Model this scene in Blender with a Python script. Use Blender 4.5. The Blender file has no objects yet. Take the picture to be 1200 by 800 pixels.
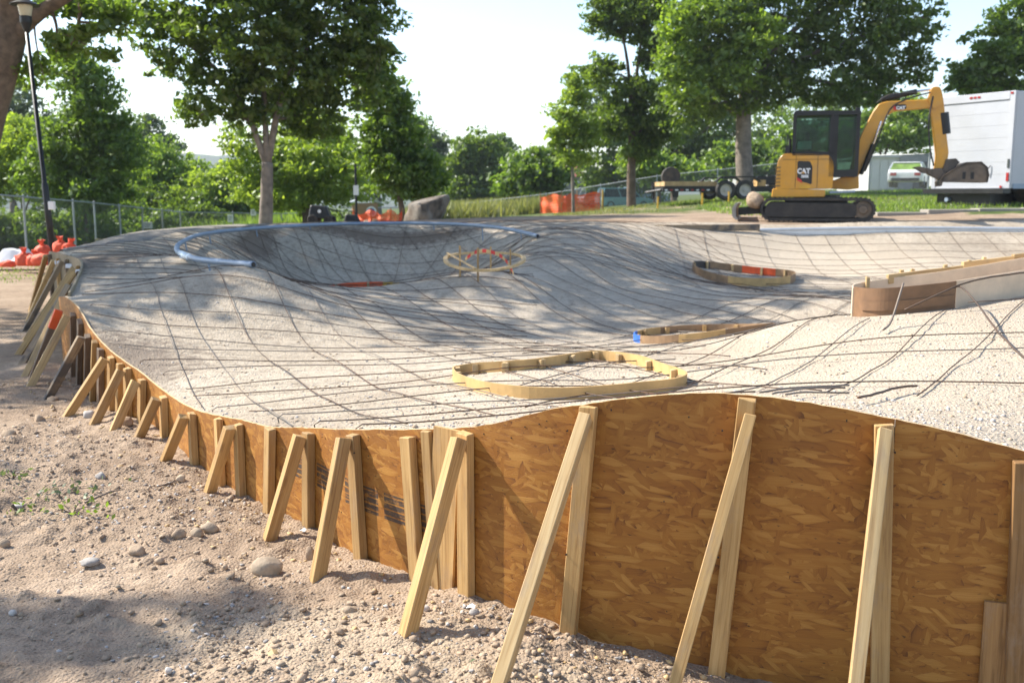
import bpy, bmesh, math, random
import numpy as np
from mathutils import Vector, Matrix, Quaternion
R = math.radians
random.seed(7); rng = np.random.default_rng(7)
sc = bpy.context.scene
COL = sc.collection

# ------------------------------------------------------------------ camera
FPX = 1167.0; PITCH = R(8.4); EYE = 1.65
cd = bpy.data.cameras.new("camera"); cam = bpy.data.objects.new("camera", cd); COL.objects.link(cam)
cam.location = (0, 0, EYE); cam.rotation_euler = (math.pi/2 - PITCH, 0, 0)
cd.sensor_width = 36; cd.lens = FPX/1200*36; cd.clip_start = 0.05; cd.clip_end = 6000
cd.dof.use_dof = True; cd.dof.focus_distance = 4.3; cd.dof.aperture_fstop = 4.2
sc.camera = cam
# ------------------------------------------------------------------ light
SUN_EL = R(42); SUN_AZ = math.atan2(-0.93, 0.37)
S = Vector((math.sin(SUN_AZ)*math.cos(SUN_EL), math.cos(SUN_AZ)*math.cos(SUN_EL), math.sin(SUN_EL)))
wd = bpy.data.worlds.new("World"); sc.world = wd; wd.use_nodes = True
wn = wd.node_tree.nodes; wl = wd.node_tree.links
sky = wn.new("ShaderNodeTexSky"); sky.sky_type = 'NISHITA'; sky.sun_disc = False
sky.sun_elevation = SUN_EL; sky.sun_rotation = SUN_AZ; sky.air_density = 1.0; sky.dust_density = 0.8; sky.ozone_density = 1.0
wl.new(sky.outputs[0], wn["Background"].inputs[0]); wn["Background"].inputs[1].default_value = 0.15
sd = bpy.data.lights.new("sun", 'SUN'); sun = bpy.data.objects.new("sun", sd); COL.objects.link(sun)
sd.energy = 5.0; sd.angle = R(0.53); sd.color = (1.0, 0.94, 0.84)
sun.rotation_euler = S.to_track_quat('Z', 'Y').to_euler(); sun.location = (-20, 10, 20)
sc.view_settings.view_transform = 'Standard'; sc.view_settings.look = 'None'
sc.view_settings.exposure = 1.0; sc.view_settings.gamma = 1; sc.view_settings.use_curve_mapping = False

# ------------------------------------------------------------------ pixel (1200x800) <-> place
CP, SP = math.cos(PITCH), math.sin(PITCH)
def ray(u, v):
    a, b = (u-600)/FPX, (400-v)/FPX
    return a, CP + b*SP, -SP + b*CP
def W(u, v, d):
    a, y, z = ray(u, v); t = d/y
    return Vector((a*t, d, EYE + z*t))
def Wz(u, v, z):
    a, y, dz = ray(u, v); t = (z-EYE)/dz
    return Vector((a*t, y*t, z))
def proj(x, y, z):
    dep = y*CP + (EYE-z)*SP; up = y*SP + (z-EYE)*CP
    return 600 + FPX*x/dep, 400 - FPX*up/dep

# ------------------------------------------------------------------ object helpers
class MB:
    def __init__(s): s.v = []; s.f = []; s.mi = []
    def add(s, vs, fs, m=0):
        o = len(s.v); s.v += [tuple(p) for p in vs]; s.f += [tuple(i+o for i in f) for f in fs]; s.mi += [m]*len(fs); return s
    def box(s, a, b, m=0, bev=0.0):
        x0, y0, z0 = a; x1, y1, z1 = b
        return s.hexa([(x0,y0,z0),(x1,y0,z0),(x1,y1,z0),(x0,y1,z0)], [(x0,y0,z1),(x1,y0,z1),(x1,y1,z1),(x0,y1,z1)], m)
    def hexa(s, lo, hi, m=0):
        n = len(lo)
        fs = [tuple(range(n))[::-1], tuple(range(n, 2*n))] + [(i, (i+1) % n, n+(i+1) % n, n+i) for i in range(n)]
        return s.add(list(lo)+list(hi), fs, m)
    def prism_y(s, poly, y0, y1, m=0):          # poly in xz
        return s.hexa([(x, y0, z) for x, z in poly], [(x, y1, z) for x, z in poly], m)
    def tube(s, pts, r, n=6, m=0, cap=True):
        pts = [Vector(p) for p in pts]; k = len(pts)
        rs = r if isinstance(r, (list, tuple)) else [r]*k
        vs = []; ref = Vector((0, 0, 1))
        t0 = (pts[1]-pts[0]).normalized()
        if abs(t0.dot(ref)) > .95: ref = Vector((1, 0, 0))
        nrm = t0.cross(ref).normalized()
        for i, p in enumerate(pts):
            t = (pts[min(i+1, k-1)]-pts[max(i-1, 0)]).normalized()
            nrm = (nrm - t*nrm.dot(t)).normalized(); bn = t.cross(nrm)
            for j in range(n):
                a = 2*math.pi*j/n
                vs.append(p + (nrm*math.cos(a)+bn*math.sin(a))*rs[i])
        fs = [(i*n+j, i*n+(j+1) % n, (i+1)*n+(j+1) % n, (i+1)*n+j) for i in range(k-1) for j in range(n)]
        if cap: fs += [tuple(range(n))[::-1], tuple((k-1)*n+j for j in range(n))]
        return s.add(vs, fs, m)
    def lathe(s, prof, c=(0, 0, 0), n=16, m=0, axis='z', cap=True):
        vs = []; k = len(prof)
        for r, z in prof:
            for j in range(n):
                a = 2*math.pi*j/n; p = (r*math.cos(a), r*math.sin(a), z)
                if axis == 'y': p = (p[0], z, p[1])
                if axis == 'x': p = (z, p[0], p[1])
                vs.append((c[0]+p[0], c[1]+p[1], c[2]+p[2]))
        fs = [(i*n+j, i*n+(j+1) % n, (i+1)*n+(j+1) % n, (i+1)*n+j) for i in range(k-1) for j in range(n)]
        if cap: fs += [tuple(range(n))[::-1], tuple((k-1)*n+j for j in range(n))]
        return s.add(vs, fs, m)
    def build(s, name, mats, parent=None, org=(0, 0, 0), smooth=False, bevel=0.0, label=None, kind=None):
        me = bpy.data.meshes.new(name)
        ox, oy, oz = org
        me.from_pydata([(x-ox, y-oy, z-oz) for x, y, z in s.v], [], s.f)
        if not isinstance(mats, (list, tuple)): mats = [mats]
        for m in mats: me.materials.append(m)
        if len(mats) > 1: me.polygons.foreach_set("material_index", s.mi)
        bm = bmesh.new(); bm.from_mesh(me); bmesh.ops.recalc_face_normals(bm, faces=bm.faces)
        if bevel: bmesh.ops.bevel(bm, geom=[e for e in bm.edges if len(e.link_faces) == 2 and e.calc_face_angle(0) > .5], offset=bevel, segments=1, affect='EDGES', clamp_overlap=True)
        bm.to_mesh(me); bm.free()
        if smooth: me.polygons.foreach_set("use_smooth", [True]*len(me.polygons))
        me.update()
        o = bpy.data.objects.new(name, me); COL.objects.link(o)
        if parent: o.parent = parent
        else: o.location = org
        if label: o["label"] = label
        if kind: o["kind"] = kind
        return o
def npmesh(name, V, F, mats, parent=None, smooth=False, kind=None):
    me = bpy.data.meshes.new(name); V = np.asarray(V, dtype=np.float32); F = np.asarray(F, dtype=np.int32); k = F.shape[1]
    me.vertices.add(len(V)); me.vertices.foreach_set("co", V.ravel())
    me.loops.add(F.size); me.loops.foreach_set("vertex_index", F.ravel())
    me.polygons.add(len(F)); me.polygons.foreach_set("loop_start", np.arange(0, F.size, k, dtype=np.int32))
    me.polygons.foreach_set("loop_total", np.full(len(F), k, dtype=np.int32))
    if smooth: me.polygons.foreach_set("use_smooth", np.ones(len(F), dtype=bool))
    me.materials.append(mats); me.update(calc_edges=True)
    o = bpy.data.objects.new(name, me); COL.objects.link(o)
    if parent: o.parent = parent
    if kind: o["kind"] = kind
    return o
def tag(o, label, cat, group=None):
    o["label"] = label; o["category"] = cat
    if group: o["group"] = group
    return o
def thing(name, label, cat, loc=(0, 0, 0), group=None, rotz=0.0):
    o = bpy.data.objects.new(name, None); COL.objects.link(o); o.location = loc; o.rotation_euler = (0, 0, rotz)
    o.empty_display_size = .1
    return tag(o, label, cat, group)
_beam = {}
def beam(name, p0, p1, w, t, mat, parent=None, org=(0, 0, 0), side=None, label=None, taper=True):
    """sawn timber from p0 to p1: w wide along side, t thick"""
    p0, p1 = Vector(p0), Vector(p1); ax = p1-p0; L = ax.length; ax.normalize()
    s = Vector(side) if side is not None else Vector((0, 1, 0))
    s = (s-ax*s.dot(ax)).normalized(); n = ax.cross(s)
    b = MB(); j = lambda: random.uniform(-.0012, .0012)
    lo = [(-w/2+j(), -t/2+j(), 0), (w/2+j(), -t/2+j(), 0), (w/2+j(), t/2+j(), 0), (-w/2+j(), t/2+j(), 0)]
    hi = [(x+j(), y+j(), L+random.uniform(-.006, .006)) for x, y, z in lo]
    b.hexa(lo, hi)
    o = b.build(name, mat, bevel=min(.0025, t*.1))
    M = Matrix((s, n, ax)).transposed().to_4x4(); 
    o.rotation_mode = 'QUATERNION'; o.rotation_quaternion = M.to_quaternion()
    o.location = p0-Vector(org)
    if parent: o.parent = parent
    if label: o["label"] = label
    return o

# ------------------------------------------------------------------ materials
def newmat(name):
    m = bpy.data.materials.new(name); m.use_nodes = True
    nt = m.node_tree; b = nt.nodes["Principled BSDF"]
    return m, nt, nt.nodes, nt.links, b
def ramp(nt, fac, cols):
    r = nt.nodes.new("ShaderNodeValToRGB"); e = r.color_ramp.elements
    while len(e) < len(cols): e.new(.5)
    for k, (p, c) in enumerate(cols): e[k].position = p; e[k].color = (*c, 1) if len(c) == 3 else c
    nt.links.new(fac, r.inputs[0]); return r.outputs[0]
def noise(nt, co, scale, detail=4, rough=.6, dist=0):
    n = nt.nodes.new("ShaderNodeTexNoise"); n.inputs["Scale"].default_value = scale; n.inputs["Detail"].default_value = detail
    n.inputs["Roughness"].default_value = rough; n.inputs["Distortion"].default_value = dist
    if co is not None: nt.links.new(co, n.inputs["Vector"])
    return n
def mapping(nt, co, scale=(1, 1, 1), rot=(0, 0, 0), loc=(0, 0, 0)):
    m = nt.nodes.new("ShaderNodeMapping"); m.inputs["Scale"].default_value = scale; m.inputs["Rotation"].default_value = rot; m.inputs["Location"].default_value = loc
    nt.links.new(co, m.inputs[0]); return m.outputs[0]
def mixc(nt, f, a, b, mode='MIX'):
    m = nt.nodes.new("ShaderNodeMix"); m.data_type = 'RGBA'; m.blend_type = mode
    for s, v in ((m.inputs[0], f), (m.inputs[6], a), (m.inputs[7], b)):
        if isinstance(v, (int, float)): s.default_value = v
        elif isinstance(v, tuple): s.default_value = (*v, 1)
        else: nt.links.new(v, s)
    return m.outputs[2]
def math_(nt, op, a, b=None, c=None, clamp=False):
    m = nt.nodes.new("ShaderNodeMath"); m.operation = op; m.use_clamp = clamp
    for i, v in enumerate((a, b, c)):
        if v is None: continue
        if isinstance(v, (int, float)): m.inputs[i].default_value = v
        else: nt.links.new(v, m.inputs[i])
    return m.outputs[0]
def bump(nt, b, h, strength=.4, dist=.01):
    n = nt.nodes.new("ShaderNodeBump"); n.inputs["Strength"].default_value = strength; n.inputs["Distance"].default_value = dist
    nt.links.new(h, n.inputs["Height"]); nt.links.new(n.outputs[0], b.inputs["Normal"]); return n
def objco(nt): return nt.nodes.new("ShaderNodeTexCoord").outputs["Object"]
def geopos(nt): return nt.nodes.new("ShaderNodeNewGeometry").outputs["Position"]
def plain(name, c, rough=.6, metal=0.0, var=.25, scale=6.0, bmp=.15, coat=0.0, dirt=None, dirtamt=.4):
    m, nt, N, L, b = newmat(name); co = geopos(nt)
    n = noise(nt, co, scale, 5); lo = tuple(x*(1-var) for x in c); hi = tuple(min(1, x*(1+var)) for x in c)
    col = ramp(nt, n.outputs[0], [(.3, lo), (.7, hi)])
    if dirt:
        n2 = noise(nt, co, scale*.45, 6, .7); f = ramp(nt, n2.outputs[0], [(.45, (0, 0, 0)), (.7, (dirtamt,)*3)])
        col = mixc(nt, f, col, dirt)
    L.new(col, b.inputs["Base Color"]); b.inputs["Metallic"].default_value = metal
    rr = ramp(nt, n.outputs[0], [(.3, (max(0, rough-.08),)*3), (.7, (min(1, rough+.1),)*3)]); L.new(rr, b.inputs["Roughness"])
    if coat: b.inputs["Coat Weight"].default_value = coat; b.inputs["Coat Roughness"].default_value = .15
    if bmp:
        n3 = noise(nt, co, scale*8, 4); bump(nt, b, n3.outputs[0], bmp, .004)
    return m
def lumber(name, a, bcol, dark, stain=None):
    m, nt, N, L, b = newmat(name); co = objco(nt)
    oi = N.new("ShaderNodeObjectInfo"); va = N.new("ShaderNodeVectorMath"); va.operation = 'MULTIPLY_ADD'
    L.new(oi.outputs["Random"], va.inputs[0]); va.inputs[1].default_value = (7, 13, 19); L.new(co, va.inputs[2]); co = va.outputs[0]
    g = noise(nt, mapping(nt, co, (34, 34, 1.1)), 2.2, 6, .65, .6)
    col = ramp(nt, g.outputs[0], [(.25, dark), (.46, a), (.75, bcol)])
    big = noise(nt, mapping(nt, co, (3, 3, 1)), 2.0, 4); tone = ramp(nt, big.outputs[0], [(.3, (.72, .68, .62)), (.7, (1.06, 1.04, 1.0))])
    col = mixc(nt, .85, col, tone, 'MULTIPLY')
    vor = N.new("ShaderNodeTexVoronoi"); vor.inputs["Scale"].default_value = 1.0; L.new(mapping(nt, co, (14, 14, 4.2)), vor.inputs["Vector"])
    kn = ramp(nt, vor.outputs["Distance"], [(.05, (1, 1, 1)), (.2, (0, 0, 0))]); col = mixc(nt, math_(nt, 'MULTIPLY', kn, .75), col, dark)
    tint = math_(nt, 'MULTIPLY_ADD', oi.outputs["Random"], .42, .72); v = N.new("ShaderNodeCombineXYZ")
    for i in range(3): L.new(tint, v.inputs[i])
    col = mixc(nt, 1.0, col, v.outputs[0], 'MULTIPLY')
    sm = noise(nt, mapping(nt, co, (5, 5, 2)), 2.3, 5, .7); col = mixc(nt, ramp(nt, sm.outputs[0], [(.52, (0, 0, 0)), (.72, (.55, .55, .55))]), col, (.30, .22, .15))
    if stain:
        s = noise(nt, co, 3.1, 4); f = ramp(nt, s.outputs[0], [(.5, (0, 0, 0)), (.62, (.85, .85, .85))]); col = mixc(nt, f, col, stain)
    L.new(col, b.inputs["Base Color"]); b.inputs["Roughness"].default_value = .75
    bump(nt, b, g.outputs[0], .35, .002); return m
M_WOOD = lumber("pine_lumber", (.50, .305, .115), (.64, .43, .19), (.25, .125, .04))
M_WOODB = lumber("brown_lumber", (.30, .16, .055), (.40, .225, .085), (.14, .065, .02))
M_WOODP = lumber("pale_lumber", (.58, .40, .19), (.69, .52, .28), (.34, .19, .07))
M_WOODD = lumber("weathered_lumber", (.16, .11, .075), (.25, .18, .12), (.05, .037, .03))
M_WOODG = lumber("grey_stained_lumber", (.30, .22, .14), (.4, .31, .2), (.12, .09, .06), stain=(.05, .05, .055))
M_PLY = lumber("grey_plywood", (.33, .27, .17), (.42, .35, .24), (.2, .16, .1))
M_HARDB = plain("brown_hardboard", (.20, .108, .053), .6, 0, .2, 9, .05)
M_HARDP = plain("pale_hardboard", (.66, .51, .36), .7, 0, .15, 5, .05)
M_BANDW = plain("bent_plywood_band", (.52, .33, .13), .65, 0, .18, 7, .08)
M_BANDD = plain("brown_plywood_band", (.27, .165, .085), .65, 0, .25, 7, .08)
M_BLACKP = plain("black_painted_ply", (.03, .028, .027), .6)
M_ORANGEP = plain("orange_spray_paint", (.75, .10, .02), .55, 0, .12)
M_BLUEP = plain("blue_spray_paint", (.03, .14, .5), .5, 0, .15)
M_YELLOWP = plain("yellow_spray_paint", (.62, .35, .03), .55, 0, .2)
M_GREENP = plain("green_spray_paint", (.03, .25, .1), .55, 0, .2)
M_REDP = plain("red_spray_paint", (.6, .04, .03), .55, 0, .15)

def osb_mat(name, stamp=None):
    m, nt, N, L, b = newmat(name); uv = N.new("ShaderNodeUVMap"); uv.uv_map = "uv"; co0 = uv.outputs[0]
    warp = noise(nt, co0, 16, 3)
    wv = N.new("ShaderNodeVectorMath"); wv.operation = 'MULTIPLY_ADD'; L.new(warp.outputs["Color"], wv.inputs[0]); wv.inputs[1].default_value = (.005, .005, 0); L.new(co0, wv.inputs[2]); co = wv.outputs[0]
    col = None; hgt = None
    layers = [(0, 16, 62, .0), (14, 15, 55, .4), (-19, 13, 48, .45), (58, 16, 50, .72), (-66, 15, 44, .78), (6, 10, 40, .6), (33, 14, 42, .8), (-8, 9, 52, .55), (-38, 12, 40, .84), (84, 14, 36, .9), (2, 8, 30, .78)]
    for k, (ang, sx, sy, thr) in enumerate(layers):
        mp = mapping(nt, co, (1, 1, 1), (0, 0, R(ang)), (k*3.17, k*1.91, 0)); mp = mapping(nt, mp, (sx*1.15, sy*1.2, 1))
        vo = N.new("ShaderNodeTexVoronoi"); vo.voronoi_dimensions = '2D'; vo.inputs["Scale"].default_value = 1; vo.inputs["Randomness"].default_value = 1; L.new(mp, vo.inputs["Vector"])
        sep = N.new("ShaderNodeSeparateColor"); L.new(vo.outputs["Color"], sep.inputs[0])
        gr = noise(nt, mapping(nt, mp, (.45, 3.6, 1)), 2.0, 5, .75)
        t = math_(nt, 'ADD', math_(nt, 'MULTIPLY_ADD', sep.outputs[1], .42, .0), math_(nt, 'MULTIPLY', gr.outputs[0], .64))
        t = math_(nt, 'SUBTRACT', t, math_(nt, 'MULTIPLY', math_(nt, 'POWER', vo.outputs["Distance"], 4.0), .55))
        if k in (7, 8, 10): t = math_(nt, 'ADD', t, .07)
        c = ramp(nt, t, [(.05, (.15, .05, .005)), (.36, (.268, .101, .010)), (.6, (.335, .139, .017)), (.97, (.52, .27, .06))])
        if col is None: col, hgt = c, t
        else:
            f = math_(nt, 'GREATER_THAN', sep.outputs[0], thr); col = mixc(nt, f, col, c)
            hm = N.new("ShaderNodeMix"); hm.data_type = 'FLOAT'; L.new(f, hm.inputs[0]); L.new(hgt, hm.inputs[2]); L.new(math_(nt, 'ADD', t, .12*(k % 3)), hm.inputs[3]); hgt = hm.outputs[0]
    big = noise(nt, co0, 1.7, 3); col = mixc(nt, .8, col, ramp(nt, big.outputs[0], [(.3, (.78, .74, .7)), (.7, (1.1, 1.08, 1.05))]), 'MULTIPLY')
    sp = noise(nt, mapping(nt, co, (30, 90, 1)), 1, 2); col = mixc(nt, ramp(nt, sp.outputs[0], [(.69, (0, 0, 0)), (.73, (.8, .8, .8))]), col, (.03, .015, .006))
    if stamp:
        s0, s1, h0, h1 = stamp; sx = N.new("ShaderNodeSeparateXYZ"); L.new(co0, sx.inputs[0])
        def inr(x, a, c): return math_(nt, 'MULTIPLY', math_(nt, 'GREATER_THAN', x, a), math_(nt, 'LESS_THAN', x, c))
        msk = math_(nt, 'MULTIPLY', inr(sx.outputs[0], s0, s1), inr(sx.outputs[1], h0, h1))
        st = math_(nt, 'GREATER_THAN', math_(nt, 'FRACT', math_(nt, 'MULTIPLY', sx.outputs[1], 34)), .22)
        gap = math_(nt, 'GREATER_THAN', math_(nt, 'FRACT', math_(nt, 'MULTIPLY', sx.outputs[0], 3.1)), .13)
        wear = noise(nt, mapping(nt, co0, (14, 50, 1)), 1, 4, .7); wr = ramp(nt, wear.outputs[0], [(.33, (0, 0, 0)), (.5, (.88, .88, .88))])
        msk = math_(nt, 'MULTIPLY', math_(nt, 'MULTIPLY', msk, st), math_(nt, 'MULTIPLY', gap, wr)); col = mixc(nt, msk, col, (.03, .028, .026))
    L.new(col, b.inputs["Base Color"]); b.inputs["Roughness"].default_value = .62
    bump(nt, b, hgt, .5, .0035); return m
M_OSBEDGE = plain("sawn_osb_edge", (.60, .42, .22), .8, 0, .3, 60, .3)

def soil(name, c1, c2, c3, fine=1.0, attr=False, patches=None):
    m, nt, N, L, b = newmat(name); co = geopos(nt)
    n1 = noise(nt, co, .9, 6, .62); n2 = noise(nt, co, 14*fine, 6, .7); n3 = noise(nt, co, 95*fine, 4, .7)
    col = ramp(nt, n1.outputs[0], [(.32, c1), (.52, c2), (.72, c3)])
    col = mixc(nt, .8, col, ramp(nt, n2.outputs[0], [(.28, (.50, .47, .44)), (.5, (.96, .96, .96)), (.75, (1.16, 1.14, 1.12))]), 'MULTIPLY')
    vo = N.new("ShaderNodeTexVoronoi"); vo.inputs["Scale"].default_value = 75*fine; L.new(co, vo.inputs["Vector"])
    sep = N.new("ShaderNodeSeparateColor"); L.new(vo.outputs["Color"], sep.inputs[0])
    peb = mixc(nt, sep.outputs[1], (.55, .53, .5), (1.28, 1.24, 1.2))
    f = math_(nt, 'MULTIPLY', math_(nt, 'GREATER_THAN', sep.outputs[0], .45), math_(nt, 'LESS_THAN', vo.outputs["Distance"], .42))
    col = mixc(nt, math_(nt, 'MULTIPLY', f, .9), col, mixc(nt, 1.0, col, peb, 'MULTIPLY'))
    if patches: # damp darker soil and paler patches with shapes of their own
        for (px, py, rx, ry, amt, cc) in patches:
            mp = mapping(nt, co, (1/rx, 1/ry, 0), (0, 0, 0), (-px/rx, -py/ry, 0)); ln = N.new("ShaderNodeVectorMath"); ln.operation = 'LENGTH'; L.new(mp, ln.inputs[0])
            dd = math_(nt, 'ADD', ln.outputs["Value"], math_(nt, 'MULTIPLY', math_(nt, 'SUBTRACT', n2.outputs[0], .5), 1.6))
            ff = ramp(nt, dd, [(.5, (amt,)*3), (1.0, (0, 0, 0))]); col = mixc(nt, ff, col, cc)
    if attr:
        at = N.new("ShaderNodeAttribute"); at.attribute_name = "grass"
        gn = noise(nt, co, .8, 6, .75); g2 = noise(nt, co, 4.5, 5, .7)
        gcol = ramp(nt, g2.outputs[0], [(.3, (.035, .06, .012)), (.52, (.085, .12, .025)), (.75, (.2, .17, .07))])
        gf = math_(nt, 'ADD', at.outputs["Fac"], math_(nt, 'MULTIPLY', math_(nt, 'SUBTRACT', gn.outputs[0], .5), 1.5))
        col = mixc(nt, ramp(nt, gf, [(.42, (0, 0, 0)), (.62, (1, 1, 1))]), col, gcol)
    L.new(col, b.inputs["Base Color"]); b.inputs["Roughness"].default_value = .95; b.inputs["Specular IOR Level"].default_value = .2
    hh = math_(nt, 'ADD', math_(nt, 'MULTIPLY', n2.outputs[0], .8), math_(nt, 'ADD', math_(nt, 'MULTIPLY', n3.outputs[0], .35), math_(nt, 'MULTIPLY', math_(nt, 'SUBTRACT', .5, vo.outputs["Distance"]), .45)))
    bump(nt, b, hh, .9, .018/max(.6, fine)); return m

M_DIRT = soil("pinkish_dirt", (.25, .178, .122), (.345, .255, .178), (.43, .33, .24), 1.0, attr=True, patches=[(-.75, 3.5, .8, .38, .7, (.45, .355, .25)), (-.1, 3.1, .7, .35, .6, (.44, .35, .245))])
M_GRAVEL = soil("crushed_stone_base", (.37, .305, .232), (.45, .38, .292), (.52, .445, .35), .8,
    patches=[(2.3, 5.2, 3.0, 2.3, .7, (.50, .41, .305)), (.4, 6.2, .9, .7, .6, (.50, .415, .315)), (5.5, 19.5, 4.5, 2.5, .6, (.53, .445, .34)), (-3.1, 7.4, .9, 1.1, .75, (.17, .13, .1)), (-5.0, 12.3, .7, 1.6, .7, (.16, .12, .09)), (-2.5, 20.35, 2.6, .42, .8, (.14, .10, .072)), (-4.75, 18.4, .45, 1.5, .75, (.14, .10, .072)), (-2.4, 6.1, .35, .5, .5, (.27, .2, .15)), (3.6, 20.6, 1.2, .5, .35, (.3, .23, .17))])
M_DECK = soil("grey_asphalt_deck", (.2, .185, .165), (.25, .23, .205), (.3, .275, .245), 1.2)
M_STONE = [plain("tan_stone", (.38, .29, .2), .9, 0, .35, 14, .6), plain("grey_stone", (.30, .275, .25), .9, 0, .35, 14, .6), plain("pale_stone", (.5, .45, .4), .9, 0, .2, 14, .5), plain("reddish_clod", (.34, .25, .17), .95, 0, .35, 18, .8)]
M_BOULDER = plain("grey_brown_boulder", (.12, .09, .068), .9, 0, .7, 3.2, .9, dirt=(.3, .28, .25), dirtamt=.75)
M_REBAR = plain("rusty_rebar", (.085, .058, .042), .65, .35, .5, 2.2, .3, dirt=(.16, .075, .035), dirtamt=.7)
M_REBARG = plain("grey_rebar", (.17, .15, .13), .6, .4, .45, 2.2, .3, dirt=(.2, .11, .055), dirtamt=.7)
M_GALV = plain("galvanised_steel", (.25, .31, .39), .5, .3, .12, 3, .03)
M_GALVF = plain("fence_galvanised", (.33, .35, .36), .55, .5, .15, 3, .03)
M_TAPE = plain("clear_wrap_tape", (.45, .55, .65), .3, 0, .2, 12, .2)

def leafmat(name, c, c2, trans=.45):
    m, nt, N, L, b = newmat(name); N.remove(b); out = N["Material Output"]
    g = N.new("ShaderNodeNewGeometry"); n = noise(nt, g.outputs["Position"], .7, 3)
    f = math_(nt, 'ADD', math_(nt, 'MULTIPLY', g.outputs["Random Per Island"], .6), math_(nt, 'MULTIPLY', math_(nt, 'SUBTRACT', n.outputs[0], .3), .9))
    col = ramp(nt, f, [(.1, c), (.8, c2)])
    d = N.new("ShaderNodeBsdfDiffuse"); t = N.new("ShaderNodeBsdfTranslucent"); mx = N.new("ShaderNodeMixShader"); mx.inputs[0].default_value = trans
    L.new(col, d.inputs[0]); L.new(mixc(nt, 1.0, col, (1.7, 1.75, .75), 'MULTIPLY'), t.inputs[0]); L.new(d.outputs[0], mx.inputs[1]); L.new(t.outputs[0], mx.inputs[2])
    gl = N.new("ShaderNodeBsdfGlossy"); gl.inputs["Roughness"].default_value = .45; gl.inputs[0].default_value = (.8, .85, .8, 1)
    m2 = N.new("ShaderNodeMixShader"); m2.inputs[0].default_value = .045; L.new(mx.outputs[0], m2.inputs[1]); L.new(gl.outputs[0], m2.inputs[2])
    L.new(m2.outputs[0], out.inputs[0]); return m
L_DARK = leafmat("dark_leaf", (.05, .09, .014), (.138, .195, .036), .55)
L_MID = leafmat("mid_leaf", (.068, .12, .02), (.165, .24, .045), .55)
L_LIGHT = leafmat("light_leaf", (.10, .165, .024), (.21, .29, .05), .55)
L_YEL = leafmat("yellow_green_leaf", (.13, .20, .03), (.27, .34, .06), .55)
L_GREY = leafmat("grey_green_leaf", (.06, .09, .05), (.13, .17, .09), .35)
L_DRY = leafmat("pale_weed", (.13, .15, .05), (.3, .29, .13), .35)
M_BARK = plain("furrowed_bark", (.13, .095, .07), .95, 0, .45, 5, .9)
M_BARKG = plain("grey_bark", (.2, .165, .135), .95, 0, .4, 5, .8)
M_BLACK = plain("black_steel", (.018, .018, .019), .45, .3, .3)
M_RUBBER = plain("dusty_rubber", (.03, .029, .027), .8, 0, .3, 8, .2, dirt=(.14, .11, .08), dirtamt=.5)
M_TRACK = plain("dusty_track_rubber", (.035, .033, .031), .85, 0, .3, 6, .3, dirt=(.12, .1, .08), dirtamt=.35)
M_YEL = plain("machine_yellow", (.60, .28, .016), .42, 0, .09, 3, .03, coat=.2, dirt=(.34, .22, .10), dirtamt=.5)
M_CHROME = plain("polished_rod", (.75, .76, .78), .15, 1.0, .05)
M_BUCKET = plain("worn_bucket_steel", (.10, .082, .066), .6, .4, .4, 5, .3, dirt=(.22, .16, .11), dirtamt=.7)
M_WHITE = plain("white_box_panel", (.42, .435, .465), .45, 0, .05, 1.2, .02, dirt=(.36, .35, .33), dirtamt=.35)  # white greyed in the paint to stand in for tree shade
M_WHITEP = plain("white_paint", (.8, .8, .8), .5, 0, .04)
M_REDL = plain("red_lens", (.35, .02, .02), .25)
M_ORNET = plain("orange_safety_net", (.85, .12, .03), .65, 0, .18, 9, .2)
M_ORBAG = plain("orange_sandbag_weave", (.70, .085, .03), .7, 0, .28, 9, .4, dirt=(.35, .1, .05), dirtamt=.5)
M_CONC = plain("dusty_concrete", (.3, .27, .235), .9, 0, .15, 3, .2)
def glass(name, tint=(.02, .035, .03)):
    m, nt, N, L, b = newmat(name); b.inputs["Base Color"].default_value = (*tint, 1); b.inputs["Roughness"].default_value = .06
    b.inputs["Specular IOR Level"].default_value = .6
    t = N.new("ShaderNodeBsdfTransparent"); t.inputs[0].default_value = (.6, .74, .68, 1); mx = N.new("ShaderNodeMixShader"); mx.inputs[0].default_value = .45
    n = noise(nt, geopos(nt), 4, 3); L.new(ramp(nt, n.outputs[0], [(.3, (.22,)*3), (.7, (.36,)*3)]), mx.inputs[0])
    L.new(t.outputs[0], mx.inputs[1]); L.new(b.outputs[0], mx.inputs[2]); L.new(mx.outputs[0], N["Material Output"].inputs[0]); return m
M_GLASS = glass("tinted_glass")
M_DGLASS = plain("dark_car_glass", (.03, .04, .045), .08, 0, .2)

# ------------------------------------------------------------------ numpy noise, splines, height fields
def h2(ix, iy, s):
    h = (ix.astype(np.int64)*374761393 + iy.astype(np.int64)*668265263 + s*974711) & 0xffffffff
    h = ((h ^ (h >> 13))*1274126177) & 0xffffffff; h = h ^ (h >> 16)
    return (h & 0xffff)/65535.0
def vnoise(x, y, s=0):
    ix, iy = np.floor(x), np.floor(y); fx, fy = x-ix, y-iy; fx = fx*fx*(3-2*fx); fy = fy*fy*(3-2*fy)
    a, b, c, d = h2(ix, iy, s), h2(ix+1, iy, s), h2(ix, iy+1, s), h2(ix+1, iy+1, s)
    return (a*(1-fx)+b*fx)*(1-fy)+(c*(1-fx)+d*fx)*fy
def fbm(x, y, o=4, s=0, g=.5):
    t = 0; a = 1; n = 0
    for k in range(o): t = t+a*(vnoise(x*2**k+k*17.3, y*2**k-k*9.1, s+k)-.5); n += a; a *= g
    return t/n
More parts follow.
